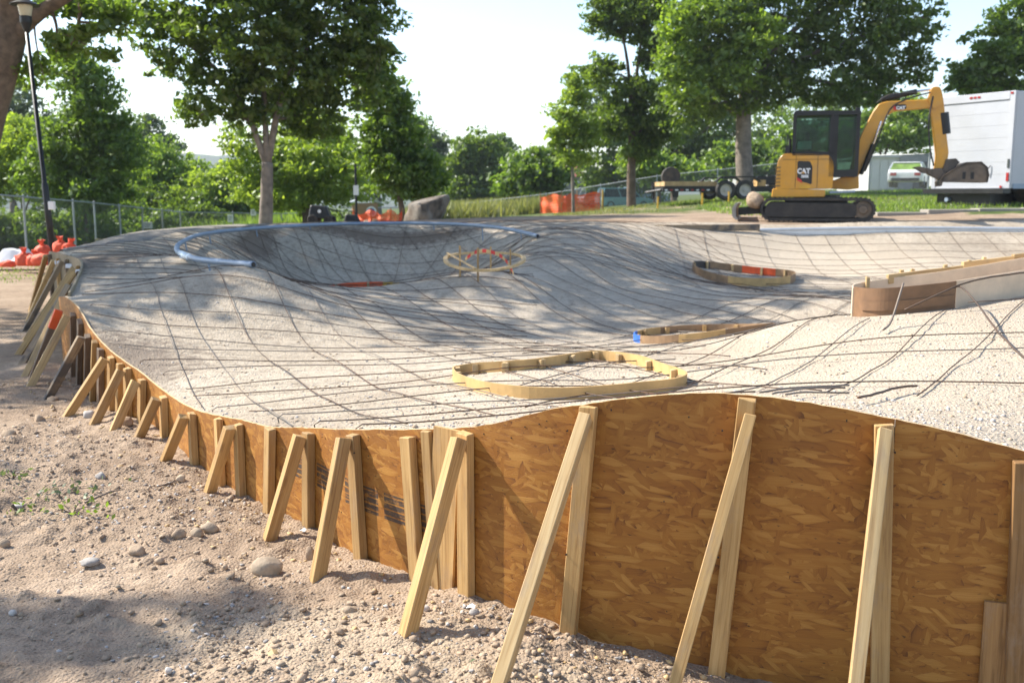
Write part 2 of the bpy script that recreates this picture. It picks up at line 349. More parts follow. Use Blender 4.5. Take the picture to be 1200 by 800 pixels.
def catmull(P, n=12, closed=False):
    P = [np.array(p, float) for p in P]; out = []; m = len(P)
    for i in range(m if closed else m-1):
        g = (lambda k: P[k % m]) if closed else (lambda k: P[min(max(k, 0), m-1)])
        p0, p1, p2, p3 = g(i-1), g(i), g(i+1), g(i+2)
        for j in range(n):
            t = j/n; out.append(.5*((2*p1)+(-p0+p2)*t+(2*p0-5*p1+4*p2-p3)*t*t+(-p0+3*p1-3*p2+p3)*t**3))
    if not closed: out.append(P[-1])
    return np.array(out)
class TPS:
    def __init__(s, pts, lam=.002):
        p = np.array(pts, float); s.c = p[:, :2]; n = len(p)
        K = s.k(np.linalg.norm(s.c[:, None]-s.c[None], axis=2))+lam*np.eye(n)*n; P = np.c_[np.ones(n), s.c]
        A = np.zeros((n+3, n+3)); A[:n, :n] = K; A[:n, n:] = P; A[n:, :n] = P.T
        s.w = np.linalg.lstsq(A, np.r_[p[:, 2], 0, 0, 0], rcond=None)[0]
    @staticmethod
    def k(r): return np.where(r > 1e-9, r*r*np.log(r+1e-12), 0)
    def __call__(s, x, y):
        x = np.asarray(x, float); y = np.asarray(y, float); sh = x.shape; q = np.c_[x.ravel(), y.ravel()]; out = np.empty(len(q)); n = len(s.c)
        for a in range(0, len(q), 20000):
            b = q[a:a+20000]; out[a:a+20000] = s.k(np.linalg.norm(b[:, None]-s.c[None], axis=2))@s.w[:n]+s.w[n]+b@s.w[n+1:]
        return out.reshape(sh)
def in_poly(x, y, P):
    inside = np.zeros(x.shape, bool); n = len(P)
    for i in range(n):
        x1, y1 = P[i]; x2, y2 = P[(i+1) % n]
        if y1 == y2: continue
        c = ((y1 > y) != (y2 > y)) & (x < (x2-x1)*(y-y1)/(y2-y1)+x1); inside ^= c
    return inside
def nearest_on(P, x, y, closed=True):
    best = np.full(x.shape, 1e18); bx = x.copy(); by = y.copy(); n = len(P)
    for i in range(n if closed else n-1):
        x1, y1 = P[i]; x2, y2 = P[(i+1) % n]; dx, dy = x2-x1, y2-y1; q = dx*dx+dy*dy
        if q < 1e-12: continue
        t = np.clip(((x-x1)*dx+(y-y1)*dy)/q, 0, 1); px, py = x1+t*dx, y1+t*dy; d = (px-x)**2+(py-y)**2
        m = d < best; best = np.where(m, d, best); bx = np.where(m, px, bx); by = np.where(m, py, by)
    return bx, by, np.sqrt(best)

# form wall line, right end to left end: base pixel column, distance, base z, top z
def BP(u, d, zb, zt):
    dep = d*CP+(EYE-zb)*SP; return ((u-600)/FPX*dep, d, zb, zt)
BOARD = [(3.3, 2.85, -.2, .45), BP(1330, 3.13, -.19, .68), BP(1200, 3.22, -.18, .785), BP(1030, 3.35, -.165, .885), BP(838, 3.5, -.15, .945), BP(668, 3.66, -.01, .865), BP(551, 3.93, 0, .72),
         BP(428, 4.39, 0, .60), BP(366, 4.84, 0, .50), BP(319, 5.13, 0, .44), BP(287, 5.43, 0, .405), BP(232, 6.02, 0, .335), BP(196, 6.7, 0, .31),
         BP(169, 7.12, 0, .365), BP(133, 7.6, 0, .455), BP(111, 8.0, 0, .57), BP(97, 8.6, 0, .675), BP(84, 9.2, 0, .70), BP(74, 9.7, 0, .66)]
BC = catmull(BOARD, 14); BS = np.r_[0, np.cumsum(np.linalg.norm(np.diff(BC[:, :2], axis=0), axis=1))]
WALL2 = [(-4.35, 9.72, 0, .70), (-4.60, 10.5, 0, .79), (-5.02, 11.6, 0, .88), (-5.62, 12.5, 0, .91), (-6.15, 13.25, 0, .90)]
WC = catmull(WALL2, 8)
# bowl outline
LIP = [(-6.35, 15.2), (-6.75, 17.2), (-6.6, 19.5), (-5.9, 22.0), (-4.2, 23.6), (-2.2, 24.1), (0, 23.3), (1.8, 22.4), (4, 22.3), (7, 22.6), (10, 22.8), (13.5, 22.9), (14.5, 20), (14, 12), (9, 5.5), (5.2, 2.9)]
POLY = [tuple(p[:2]) for p in BC] + [tuple(p[:2]) for p in WC] + [tuple(p[:2]) for p in catmull(LIP, 6)]
PA = np.array(POLY)
def wp(u, v, d): p = W(u, v, d); return (p.x, p.y, p.z)
CTRL = [(p[0], p[1], p[3]-.03) for p in BOARD[:-1]] + [(p[0], p[1], p[3]-.04) for p in WALL2]
CTRL += [wp(*t) for t in [
 (150,380,8.6),(250,400,8.3),(300,430,7.4),(400,470,5.95),(500,450,6.5),(400,400,8.6),(300,360,9.2),(250,325,10.6),(297,313,10.1),(210,300,12.0),(150,312,11.5),
 (370,343,10.5),(450,351,10.9),(500,347,11.3),(540,325,11.8),(568,319,12.1),(600,322,12.1),(350,425,7.5),(240,440,7.0),(450,425,7.4),
 (600,400,8.9),(650,362,11.2),(700,400,9.2),(760,360,11.6),(640,335,12.3),(700,300,15.2),(700,330,13.4),(650,300,14.5),(640,280,16.8),
 (660,264,20.0),(760,268,20.0),(720,282,18.0),(870,345,13.0),(812,327,16.2),(930,325,17.2),(871,333,16.3),(871,318,18.4),(900,292,20.8),(1000,283,21.5),(800,290,19.6),
 (870,272,21.6),(1000,272,22.0),(1130,272,22.0),(1100,303,20.2),(1000,330,17.6),(1000,312,19.8),(1160,295,20.9),(1100,322,17.5),(960,350,12.2),
 (890,390,7.3),(960,374,7.6),(820,398,8.9),(760,404,8.8),(890,385,9.9),(980,352,11.0),(1020,372,7.55),(1100,362,7.5),(1200,345,7.9),
 (820,455,5.5),(900,430,5.9),(1000,430,5.75),(1100,430,5.4),(1190,425,5.6),(1000,470,4.4),(880,468,4.4),(1130,480,4.2),
 (540,462,5.75),(665,470,5.4),(790,455,5.65),(600,428,6.7),(700,425,6.9),(790,430,6.5),(660,445,6.1),(600,480,5.0),
 (660,410,8.1),(850,412,7.0),(780,414,7.4),(830,407,7.5),(740,411,8.0)]]
def cz(x, y, z): return (x, y, z)
CTRL += [(-2.2,17.7,-.10),(-2.7,16.5,-.08),(-1.5,17.0,-.06),(-3.3,17.7,-.02),(-2.1,15.0,.10),(-1.2,18.2,.03),(-2.4,18.9,.12),(-3.4,13.6,.34),(-.9,13.9,.36),(-2,13.0,.36),(-4.2,18.6,.42),(-4.8,19.0,.93),(-2.7,19.8,.5),(-2.7,20.9,1.0),(-1.2,19.6,.5),(-1.1,20.7,1.0),(-3.9,19.7,.8),(-4.0,20.4,1.0),(-4.2,16.4,.42),(-4.9,16.2,.84),(-3.9,14.8,.48),(-4.7,14.9,.8),(-5.5,17.5,.95),(-5.3,20,.96),(-3,22.3,.98),(-1.1,22,.98),(-.3,17.4,.42),(.3,17.6,.93),(.0,18.9,.75),(.2,19.8,1.0),(-4.7,13.0,.86),(-5.2,14.4,.93),(-3.9,11.9,.9),
         (3.2,10.2,.32),(4.6,11,.34),(6,12.5,.36),(8,15,.28),(9.5,18.5,.12),(11.5,20.8,.5),(5.2,9.0,.80),(5,6,.82),(7,9,.95),(12,15,.5),(9,22.3,.93),(13,22.5,.95),(-6.35,15.2,.90),(-6.75,17.2,.91),(-6.6,19.5,.92),(-5.9,22,.93),(-4.2,23.6,.93),(-2.2,24.1,.92),(0,23.3,.95),(1.8,22.4,1.0),(-6.1,13.7,.88)]
BOWL = TPS(CTRL, .00003)
GC = [(0,0,0),(-3,1.5,0),(-3,4,.0),(-1.2,4.2,0),(-2.6,6,0.0),(-3.5,7.3,0),(-5,8.5,0),(-5,6,.02),(0,2.4,0),(.2,3.4,-.02),(.8,3.2,-.14),(1.6,2.8,-.17),(3,1,-.2),(6,0,-.2),(-7,13.6,0),(-7.5,18,-.02),(-8,23,.0),(-12,20,-.05),(-10,28,0.1),(-15,31,-.2),(-16,46,-.9),(-9,46,-.3),(-8,32,.5),(-30,30,-.5),(-12,10,0),(-10,3,0),
      (-2.5,50,.25),(-8,50,.0),(-3,34,.55),(-4,26,.8),(0,25,.95),(0,32,.9),(3,24,1.0),(2.9,50,.75),(5.8,48,1.03),(7.8,38,1.38),(10.3,44,1.6),(5,30,1.08),(8,24.6,1.02),(12,24,1.12),(13,27,1.32),(10,31,1.36),(18,22,1.1),(20,30,1.4),(24,45,1.9),(15,36,1.6),(0,80,.2),(-40,90,-2),(40,90,2.4),(16,14,.9),(15,4,.4),(60,40,2.5),(-50,40,-1),(9,2,0),
      (0,140,0),(-70,140,-3),(70,140,3),(-60,0,0),(60,0,1)]
GROUND0 = TPS(GC, .0002)
def ground_z(x, y, micro=True):
    x = np.asarray(x, float); y = np.asarray(y, float)
    xx = np.clip(x, -90, 90); yy = np.clip(y, -10, 150)
    g = GROUND0(xx, yy); near = np.exp(-np.maximum(0, np.hypot(x, y-4)-4)/5.0)
    if micro:
        g = g+near*(fbm(x*.9, y*.9, 3, 3)*.06+fbm(x*5, y*5, 4, 11)*.05+fbm(x*13, y*13, 4, 17, .62)*.034+np.maximum(0, fbm(x*9, y*9, 3, 23)-.08)*.12)+(1-near)*fbm(x*.5, y*.5, 4, 5)*.08
    return g
def gz(x, y): return float(ground_z(np.array([x]), np.array([y]))[0])
def bowl_z(x, y):
    x = np.asarray(x, float); y = np.asarray(y, float)
    return BOWL(x, y)+fbm(x*1.3, y*1.3, 4, 31)*.035+fbm(x*9, y*9, 3, 41)*.012
def bz(x, y): return float(bowl_z(np.array([x]), np.array([y]))[0])
def onground(u, v):                                    # where a pixel's ray meets the near ground
    z = 0.0
    for _ in range(6): p = Wz(u, v, z); z = gz(p.x, p.y)
    return Wz(u, v, z)

# ------------------------------------------------------------------ ground and bowl
def grow(a, b, s0, k): 
    out = [a]; s = s0
    while abs(out[-1]-a) < abs(b-a): out.append(out[-1]+math.copysign(s, b-a)); s *= k
    return out
xs = np.array(sorted(set(grow(-3.6, -1500, .05, 1.07)[1:] + list(np.arange(-3.6, 1.6, .022)) + grow(1.6, 1500, .05, 1.07))))
ys = np.array(sorted(set(grow(2.5, -300, .06, 1.16)[1:] + list(np.arange(2.5, 7.8, .022)) + grow(7.8, 1500, .04, 1.028))))
X, Y = np.meshgrid(xs, ys); Z = ground_z(X, Y)
inb = in_poly(X, Y, POLY); _, _, dist = nearest_on(POLY, X, Y)
near_region = (X > -8) & (X < 16) & (Y > 1) & (Y < 26)
Zb = np.zeros_like(Z); msk = near_region; Zb[msk] = bowl_z(X[msk], Y[msk])
Z = np.where(inb & msk, np.minimum(Z, Zb-.03-np.clip(dist, 0, .5)*.7), Z)
far = np.hypot(X, Y); Z = Z-np.clip((far-200)/100, 0, 8)*1.2
nx, ny = len(xs), len(ys); I = np.arange(nx*ny).reshape(ny, nx)
F = np.stack([I[:-1, :-1], I[:-1, 1:], I[1:, 1:], I[1:, :-1]], -1).reshape(-1, 4)
g = npmesh("ground", np.c_[X.ravel(), Y.ravel(), Z.ravel()], F, M_DIRT, smooth=True, kind="structure")
gm = np.clip((Y-27.5-np.clip(X, -10, 12)*-.15)/5, 0, 1)*.62 + np.where((X < -7) & (Y > 19), .35, 0)
gm = np.where((X > 11) & (Y > 25), .8, gm); gm = np.where((X > 7.5) & (X < 13) & (Y > 26) & (Y < 40), .72, gm)
gm = np.where((Y > 51), .8, gm); gm = np.where(Y < 15, 0, gm)
at = g.data.attributes.new("grass", 'FLOAT', 'POINT'); at.data.foreach_set("value", gm.ravel().astype(np.float32))

bx = np.arange(-7.2, 15, .05); by = np.r_[np.arange(2.7, 9, .045), np.arange(9, 24.6, .07)]
X, Y = np.meshgrid(bx, by); inb = in_poly(X, Y, POLY); nx, ny = len(bx), len(by); I = np.arange(nx*ny).reshape(ny, nx)
F = np.stack([I[:-1, :-1], I[:-1, 1:], I[1:, 1:], I[1:, :-1]], -1).reshape(-1, 4)
fi = inb.ravel()[F]; F = F[fi.any(1)]
vx, vy = X.ravel().copy(), Y.ravel().copy(); used = np.unique(F); out = used[~inb.ravel()[used]]
qx, qy, _ = nearest_on(POLY, vx[out], vy[out]); vx[out], vy[out] = qx, qy
remap = -np.ones(nx*ny, int); remap[used] = np.arange(len(used)); ux, uy = vx[used], vy[used]; uz = bowl_z(ux, uy)
bowl = npmesh("terrain", np.c_[ux, uy, uz], remap[F], M_GRAVEL, smooth=True, kind="structure")
bowl["label"] = "graded crushed stone surface of the half built bowl"
# flanks of the bowl where no form stands (the far and right banks)
bk = catmull(LIP, 6); mb = MB()
bkz = bowl_z(bk[:, 0], bk[:, 1])
for i in range(len(bk)-1):
    (x0, y0), (x1, y1) = bk[i], bk[i+1]; n = Vector((-(y1-y0), (x1-x0), 0)).normalized()
    a = Vector((x0, y0, bkz[i])); c = Vector((x1, y1, bkz[i+1])); mb.add([a, c, c+n*.45+Vector((0, 0, -.9)), a+n*.45+Vector((0, 0, -.9))], [(0, 1, 2, 3)])
o = mb.build("embankment", M_GRAVEL, kind="structure")

# asphalt deck beyond the left lip
inner = catmull([(-6.12,13.62),(-5.55,15),(-5.75,17.3),(-5.6,19.8),(-4.9,21.9),(-3.2,23.3)], 12); outer = catmull([(-6.2,13.7),(-6.42,15.2),(-7.0,17.6),(-7.3,20.2),(-6.7,23.2),(-4.2,25.4)], 12)
V = []; nn = len(inner); NT = 14
xy = np.array([inner[k]*(1-t)+outer[k]*t for k in range(nn) for t in np.linspace(0, 1, NT)]); zz = np.maximum(.90+.0052*(xy[:, 1]-13.6), np.where(in_poly(xy[:, 0], xy[:, 1], POLY), bowl_z(xy[:, 0], xy[:, 1])+.02, 0))+.01*fbm(xy[:, 0]*2, xy[:, 1]*2, 3, 77)
zz = zz.reshape(nn, NT); xy = xy.reshape(nn, NT, 2); bz0 = bowl_z(xy[:, :2, 0], xy[:, :2, 1]); zz[:, 0] = bz0[:, 0]-.03; zz[:, 1] = np.minimum(zz[:, 1], bz0[:, 1]+.008)
for k in range(nn):
    for j in range(NT): V.append((xy[k, j, 0], xy[k, j, 1], zz[k, j]))
    V.append((outer[k][0]-.22, outer[k][1]+.1, -.15))
PATHP = [tuple(q) for q in inner]+[tuple(q) for q in outer[::-1]]; M1 = NT+1; Fq = [(k*M1+j, k*M1+j+1, (k+1)*M1+j+1, (k+1)*M1+j) for k in range(nn-1) for j in range(NT)]
npmesh("path", V, Fq, M_DECK, smooth=False, kind="structure")["label"] = "grey asphalt path on top of the left bank"

# ------------------------------------------------------------------ OSB form wall
def s_at_u(u, which, lim=None):
    best = None
    for i in range(len(BC)):
        x, y, zb, zt = BC[i]; z = zb if which == 'b' else zt-.03
        du = abs(proj(x, y, z)[0]-u)
        if lim and not (lim[0] <= i <= lim[1]): continue
        if best is None or du < best[0]: best = (du, i)
    return best[1]
def outward(C, i):
    a, b = C[max(i-1, 0)], C[min(i+1, len(C)-1)]; t = Vector((b[0]-a[0], b[1]-a[1], 0)).normalized()
    return Vector((t.y, -t.x, 0)) if True else t
n0 = outward(BC, 60)
FLIP = 1 if n0.dot(Vector((-1, -1, 0))) > 0 else -1
def sheet_panels(root, org, C, Ssum, cuts, mats, th=.013, name="panel", edge=M_OSBEDGE, matf=None, deep=.06, hf=None):
    for a, b in zip(cuts[:-1], cuts[1:]):
        gapped = name == 'panel'; mbp = MB(); n = b-a+1; uvs = []
        rows = []
        for i in range(a, b+1):
            x, y, zb, zt = C[i][:4]; o = outward(C, i)*FLIP
            if hf: zb, zt = hf(x, y, zb, zt)
            e = 0.004 if i == b else 0
            rows.append((Vector((x, y, 0)), o, zb-deep, zt+random.uniform(-.002, .002)))
        V = []
        if gapped:
            for q_, nb_ in ((0, 1), (-1, -2)):
                d_ = (rows[nb_][0]-rows[q_][0]).normalized()*.0012; rows[q_] = (rows[q_][0]+d_, *rows[q_][1:])
        for p, o, z0, z1 in rows:
            q = p-o*th
            V += [(p.x, p.y, z0), (p.x, p.y, z1), (q.x, q.y, z1), (q.x, q.y, z0)]
        Fs = []; mi = []; UVF = []
        for k in range(n-1):
            A, B = k*4, (k+1)*4; s0, s1 = Ssum[a+k], Ssum[a+k+1]
            for j, m in ((0, 0), (1, 1), (2, 0)):
                Fs.append((A+j, A+j+1, B+j+1, B+j)); mi.append(m)
                zA0, zA1, zB1, zB0 = V[A+j][2], V[A+j+1][2], V[B+j+1][2], V[B+j][2]
                UVF += [(s0, zA0), (s0, zA1), (s1, zB1), (s1, zB0)]
        for A in (0, (n-1)*4):
            Fs.append((A, A+1, A+2, A+3)); mi.append(1); UVF += [(0, 0), (0, .1), (.01, .1), (.01, 0)]
        me = bpy.data.meshes.new(name); me.from_pydata([(x-org[0], y-org[1], z-org[2]) for x, y, z in V], [], Fs)
        mm = mats(a) if callable(mats) else mats
        me.materials.append(mm); me.materials.append(edge); me.polygons.foreach_set("material_index", mi)
        uvl = me.uv_layers.new(name="uv"); uvl.data.foreach_set("uv", np.array(UVF, dtype=np.float32).ravel()); me.update()
        ob = bpy.data.objects.new(name, me); COL.objects.link(ob); ob.parent = root
iS = s_at_u(500, 'b'); sS0, sS1 = BS[s_at_u(545, 'b')], BS[s_at_u(345, 'b')]
M_OSB = osb_mat("strand_board"); M_OSBS = osb_mat("stamped_strand_board", (sS0, sS1, .22, .34))
forg = (-.2, 4, 0)
form = thing("form_wall", "long curved strand board form wall braced with pine stakes, sweeping along the near rim", "formwork", forg)
c1, c2, c3, c4 = s_at_u(551, 'b'), s_at_u(287, 'b'), s_at_u(150, 'b'), s_at_u(1034, 'b')
sheet_panels(form, forg, BC, BS, [0, c4, c1, c2, c3, len(BC)-1], lambda a: M_OSBS if a == c1 else M_OSB)
def stake(ub, ut, dz=-.02, w=.062, t=.042, mat=M_WOOD, down=.05, label=None, off=0.0):
    i, j = s_at_u(ub, 'b'), s_at_u(ut, 't'); o, o2 = outward(BC, i)*FLIP, outward(BC, j)*FLIP
    b = Vector((BC[i][0], BC[i][1], BC[i][2]-down))+o*(t/2+.003+off); tp = Vector((BC[j][0], BC[j][1], BC[j][3]+dz))+o2*(t/2+.003+off)
    tang = Vector((-o.y, o.x, 0))
    beam("stake", b, tp, w, t, mat, form, forg, side=tang, label=label); return tp, o2
def brace(tp, o, foot, w=.062, t=.042, mat=M_WOOD, dz=-.01, label=None, shift=0.0, name="brace"):
    p1 = tp+o*(.021+w*.42)+Vector((0, 0, dz))+Vector((-o.y, o.x, 0))*shift
    ax = (p1-foot).normalized(); foot = foot-ax*.05
    beam(name, foot, p1, w, t, mat, form, forg, side=o, label=label)
def sb(ub, ut, fu, fv, mat=M_WOOD, bmat=None, dz=-.02, shift=.0, **k):
    tp, o = stake(ub, ut, dz, mat=mat, **k); brace(tp, o, onground(fu, fv) if not isinstance(fu, Vector) else fu, mat=bmat or mat, shift=shift)
stake(1192, 1204, -.03, w=.085, t=.038, mat=M_WOODB, label="wide reddish stake at the near end of the form wall")
tp, o = stake(1031, 1040, -.02); brace(tp, o, W(996, 860, 2.98), mat=M_WOODP, shift=.0, label="pale brace split at its top")
tp, o = stake(838, 879, -.01); brace(tp, o, W(777, 850, 3.12), mat=M_WOOD, dz=-.05, label="brace with a faint blue chalk mark", shift=.012)
tp, o = stake(668, 692, -.005); brace(tp, o, W(575, 832, 3.05), mat=M_WOODP, dz=-.03, shift=.0)
sb(551, 546, 479, 738, shift=.01)
stake(499, 487, -.03); stake(516, 499, -.005, w=.05, t=.02)
sb(428, 418, 372, 678); sb(366, 365, 316, 632); stake(319, 322, -.005)
sb(287, 285, 246, 577); stake(263, 260, -.01, w=.05); sb(232, 230, 194, 540); sb(196, 195, 163, 512); sb(169, 171, 135, 502)
sb(152, 153, 111, 496); sb(133, 133, 79, 488)
stake(142, 143, -.02, w=.05)
stake(121, 121, -.03, mat=M_WOODD, w=.05); stake(111, 115, -.02, mat=M_WOOD, w=.05)
tp, o = stake(104, 106, -.05, mat=M_WOODD); brace(tp, o, onground(57, 466), mat=M_WOODG, label="grey stained brace, charred at its foot")
stake(95, 97, -.04, mat=M_WOODD, w=.085)
tp, o = stake(88, 89, -.08, mat=M_WOODD); brace(tp, o, onground(36, 452), mat=M_WOODP)
tp2, o2_ = tp+Vector((-.12, .1, .03)), o
brace(tp2, o2_, onground(37, 446), mat=M_WOODD, label="dark brace with an orange painted top")
ptop = tp2+o2_*(.021+.026)+Vector((0, 0, -.01)); ft = onground(37, 446); dv = (ptop-ft).normalized()
beam("painted_tip", ptop-dv*.17, ptop+dv*.008, .068, .048, M_ORANGEP, form, forg, side=o2_)
# patch boards nailed on the face
def patch(u0, u1, zt0, zb0, mat, label, lean=.0, name="plank"):
    i, j = s_at_u(u0, 'b'), s_at_u(u1, 'b'); i, j = max(i, j), min(i, j)
    P = []; 
    for z, sh in ((zb0, 0.0), (zt0, lean)):
        for k in (i, j):
            o = outward(BC, k)*FLIP; t = Vector((-o.y, o.x, 0)); P.append(Vector((BC[k][0], BC[k][1], z))+t*sh+o*.003)
    o = outward(BC, i)*FLIP*.014
    b = MB(); b.add([P[0], P[1], P[3], P[2], P[0]+o, P[1]+o, P[3]+o, P[2]+o], [(0, 1, 2, 3), (4, 5, 6, 7), (0, 1, 5, 4), (1, 2, 6, 5), (2, 3, 7, 6), (3, 0, 4, 7)])
    b.build(name, mat, form, forg, label=label)
patch(1138, 1184, .27, -.2, M_WOODB, "plywood offcut nailed low on the face")
patch(505, 537, .70, .0, M_WOOD, "narrow plywood strip with a black edge", lean=.05)
# nail heads and splits: small dark nails on near timbers
nails = MB()
for u, h in ((668, .78), (838, .82), (1031, .78), (551, .62), (838, .35), (668, .3), (428, .5), (1192, .25)):
    i = s_at_u(u, 'b'); o = outward(BC, i)*FLIP; p = Vector((BC[i][0], BC[i][1], h))+o*.047; nails.tube([p-o*.004, p+o*.0025], .0035, 6)
for k in range(60):
    i = random.randrange(14, len(BC)-60); o = outward(BC, i)*FLIP; hz_ = random.choice([BC[i][3]-.03-.02*random.random(), random.uniform(.02, BC[i][3]-.05)]); p = Vector((BC[i][0], BC[i][1], hz_)); nails.tube([p-o*.002, p+o*.0018], random.uniform(.002, .0034), 6)
nails.build("nail", M_BLACK, form, forg, kind="stuff")

# rear plywood wall on the left lip
worg = (-5.1, 11.6, 0)
wall2 = thing("form_wall", "short grey plywood form wall behind the strand board one, at the far left lip", "formwork", worg)
WS = np.r_[0, np.cumsum(np.linalg.norm(np.diff(WC[:, :2], axis=0), axis=1))]
FS = FLIP
sheet_panels(wall2, worg, WC, WS, [0, 11, 22, len(WC)-1], M_PLY, th=.02, edge=M_PLY)
for k, (fu, fv) in zip((2, 7, 12, 17, 22, 26, 30), ((30, 440), (27, 425), (22, 415), (30, 398), (29, 388), (33, 376), (36, 365))):
    o = outward(WC, k)*FLIP; x, y, zb, zt = WC[k]
    b = Vector((x, y, -.05))+o*.024; t = Vector((x, y, zt-.03-.02*(k % 3)))+o*.024; mt = [M_WOODD, M_WOODG, M_WOOD][k % 3]
    beam("stake", b, t, .06, .04, mt, wall2, worg, side=(-o.y, o.x, 0))
    f = onground(fu, fv); p1 = t+o*.045+Vector((0, 0, -.02)); beam("brace", f-(p1-f).normalized()*.06, p1, .06, .04, [M_WOOD, M_WOODG, M_WOODP][k % 3], wall2, worg, side=o)
for k in (16, 21, 26):
    o = outward(WC, k)*FLIP; x, y, zb, zt = WC[k]; c = MB(); p = Vector((x, y, zt-.12))+o*.012; c.box((p.x-.04, p.y-.04, p.z-.025), (p.x+.04, p.y+.04, p.z+.025)); c.build("clip", M_WHITEP, wall2, worg, bevel=.006)
for _k, (px_, py_) in enumerate(((46, 360), )): pass

# ------------------------------------------------------------------ rebar mat over the bowl
rebar = thing("rebar_mat", "tied grid of thin rusty rebar draped over the whole gravel bowl", "rebar", (0, 10, 0))
def inside_runs(P, shrink=.06):
    P = np.array(P); ins = in_poly(P[:, 0], P[:, 1], POLY) & ~in_poly(P[:, 0], P[:, 1], PATHP); _, _, d = nearest_on(POLY, P[:, 0], P[:, 1]); ok = ins & (d > shrink)
    runs = []; cur = []
    for p, k in zip(P, ok):
        if k: cur.append(p)
        else:
            if len(cur) > 4: runs.append(cur)
            cur = []
    if len(cur) > 4: runs.append(cur)
    return runs
FORMZONE = [(2.62, 7.2), (4.9, 7.6), (7, 8.6), (7, 10), (4.6, 8.9), (2.62, 8.2)]
def lay(P, lift=.03, mat=None, r=.0038, hook=False, clip=None):
    for run in inside_runs(P):
        run = np.array(run)
        if clip is not None: 
            m = clip(run[:, 0], run[:, 1]); idx = np.where(m)[0]
            if len(idx) < 5: continue
            run = run[idx[0]:idx[-1]+1]
        fz = in_poly(run[:, 0], run[:, 1], FORMZONE)
        if fz.any():
            a, b = np.where(fz)[0][[0, -1]]; parts = [run[:a], run[b+1:]]
        else: parts = [run]
        for q in parts:
            if len(q) < 5: continue
            z = bowl_z(q[:, 0], q[:, 1]); k = np.ones(5)/5; zs = np.convolve(np.pad(z, 2, mode='edge'), k, 'valid'); z = np.maximum(z+.012, zs+lift+.012*np.sin(np.arange(len(z))*.35+random.random()*6))
            pts = [Vector((x, y, w)) for (x, y), w in zip(q, z)]
            if hook and random.random() < .6: pts = [pts[0]+Vector((.0, -.02, -.13)), pts[0]+Vector((-.03, 0, -.02))]+pts
            b = MB(); b.tube(pts, r, 5); b.build("bar", mat or random.choice([M_REBAR, M_REBAR, M_REBARG]), rebar, (0, 10, 0), smooth=True)
def wig(n, a=.05):
    ph = random.random()*9; return a*np.sin(np.linspace(0, 5, n)+ph)+random.uniform(-.05, .05)
y = 4.55
while y < 22.3:
    xx = np.arange(-7, 13, .14); yy = y+wig(len(xx))-.0065*(xx-.5)**2*(1 if y < 9 else -.3)-.02*xx
    if 8.6 < y < 14.2: lay(np.c_[xx, yy], .028, hook=True, clip=lambda X, Y: X < .2+.15*math.sin(Y[0]*9)); lay(np.c_[xx, yy], .028, clip=lambda X, Y: X > 4.6)
    elif y < 8.6 and int(y*7) % 2: lay(np.c_[xx, yy], .028, hook=True, clip=lambda X, Y: X < 1.2)
    else: lay(np.c_[xx, yy], .028, hook=True)
    y += random.uniform(.32, .41) if y < 15 else random.uniform(.46, .58)
for k in range(-5, 38):                               # heading right towards the camera, on the left half
    x0 = -7.2+k*.41; tt = np.arange(0, 20, .14); xx = x0+.40*tt+wig(len(tt), .06); yy = 22.5-.90*tt
    lay(np.c_[xx, yy], .016, clip=lambda X, Y: X < np.where(Y > 8, 4.4, 1.5))
for k in range(0, 27):                                # heading away to the right, on the right half
    x0 = -3.2+k*.54; tt = np.arange(0, 12.5, .14); xx = x0+.50*tt+.01*tt**2+wig(len(tt), .06); yy = 3.2+.86*tt
    lay(np.c_[xx, yy], .016, clip=lambda X, Y: (X > -.1+.02*Y) & (Y > 4.5))
for k in range(11):                                   # up the back wall of the left bowl
    a0 = math.pi*(.02+.96*k/10); tt = np.arange(.9, 4.2, .14); lay(np.c_[-2.2+tt*math.cos(a0)*.95, 17.0+tt*math.sin(a0)], .016)
for k in range(14):  # up the far right wall
    x0 = 2.6+k*.68; tt = np.arange(0, 9, .14); lay(np.c_[x0+.10*tt+wig(len(tt), .05), 13.5+tt], .016)
def loose(name, label, pts, r=.0065, mat=M_REBAR, group=None):
    pts = catmull(pts, 8); b = MB(); b.tube([Vector((x, y, bz(x, y)+h)) for x, y, h in pts], r, 6); o = b.build(name, mat, smooth=True); tag(o, label, "rebar", group)
def L3(u, v, d, h): p = W(u, v, d); return (p.x, p.y, h)
loose("rebar_rod", "loose rusty rod with a bent end lying just behind the strand board crest", [L3(1005, 480, 4.15, .03), L3(1030, 468, 4.4, .035), L3(1050, 459, 4.6, .035), L3(1074, 455, 4.7, .03)], .006)
loose("rebar_rod", "grey loose rod, longest of the three by the crest", [L3(890, 462, 4.5, .03), L3(940, 455, 4.65, .04), L3(995, 452, 4.75, .03)], .005, M_REBARG)
loose("rebar_rod", "brown loose rod in the middle of three by the crest", [L3(905, 464, 4.4, .03), L3(945, 458, 4.55, .04), L3(990, 455, 4.65, .03)], .005, M_REBARG)
loose("rebar_rod", "short thin loose rod, nearest of three by the crest", [L3(920, 467, 4.3, .03), L3(955, 463, 4.4, .035), L3(995, 461, 4.45, .03)], .0045, M_REBARG)
loose("rebar_rod", "bent grey rod propped up in front of the brown form end", [L3(1035, 385, 6.6, .03), L3(1045, 372, 6.75, .06), L3(1058, 345, 6.9, .28)], .0075, M_REBARG)
loose("rebar_rod", "dark hooked rod rising from the mound beside the pale panel", [L3(1200, 430, 5.6, .03), L3(1165, 390, 6.3, .06), L3(1130, 338, 7.1, .17), L3(1118, 333, 7.25, .17)], .0065)
loose("rebar_rod", "rusty rod arching over the pale form panel", [L3(1060, 362, 7.2, .05), L3(1130, 335, 7.2, .20), L3(1190, 319, 7.3, .22), L3(1225, 322, 7.4, .2)], .0065)

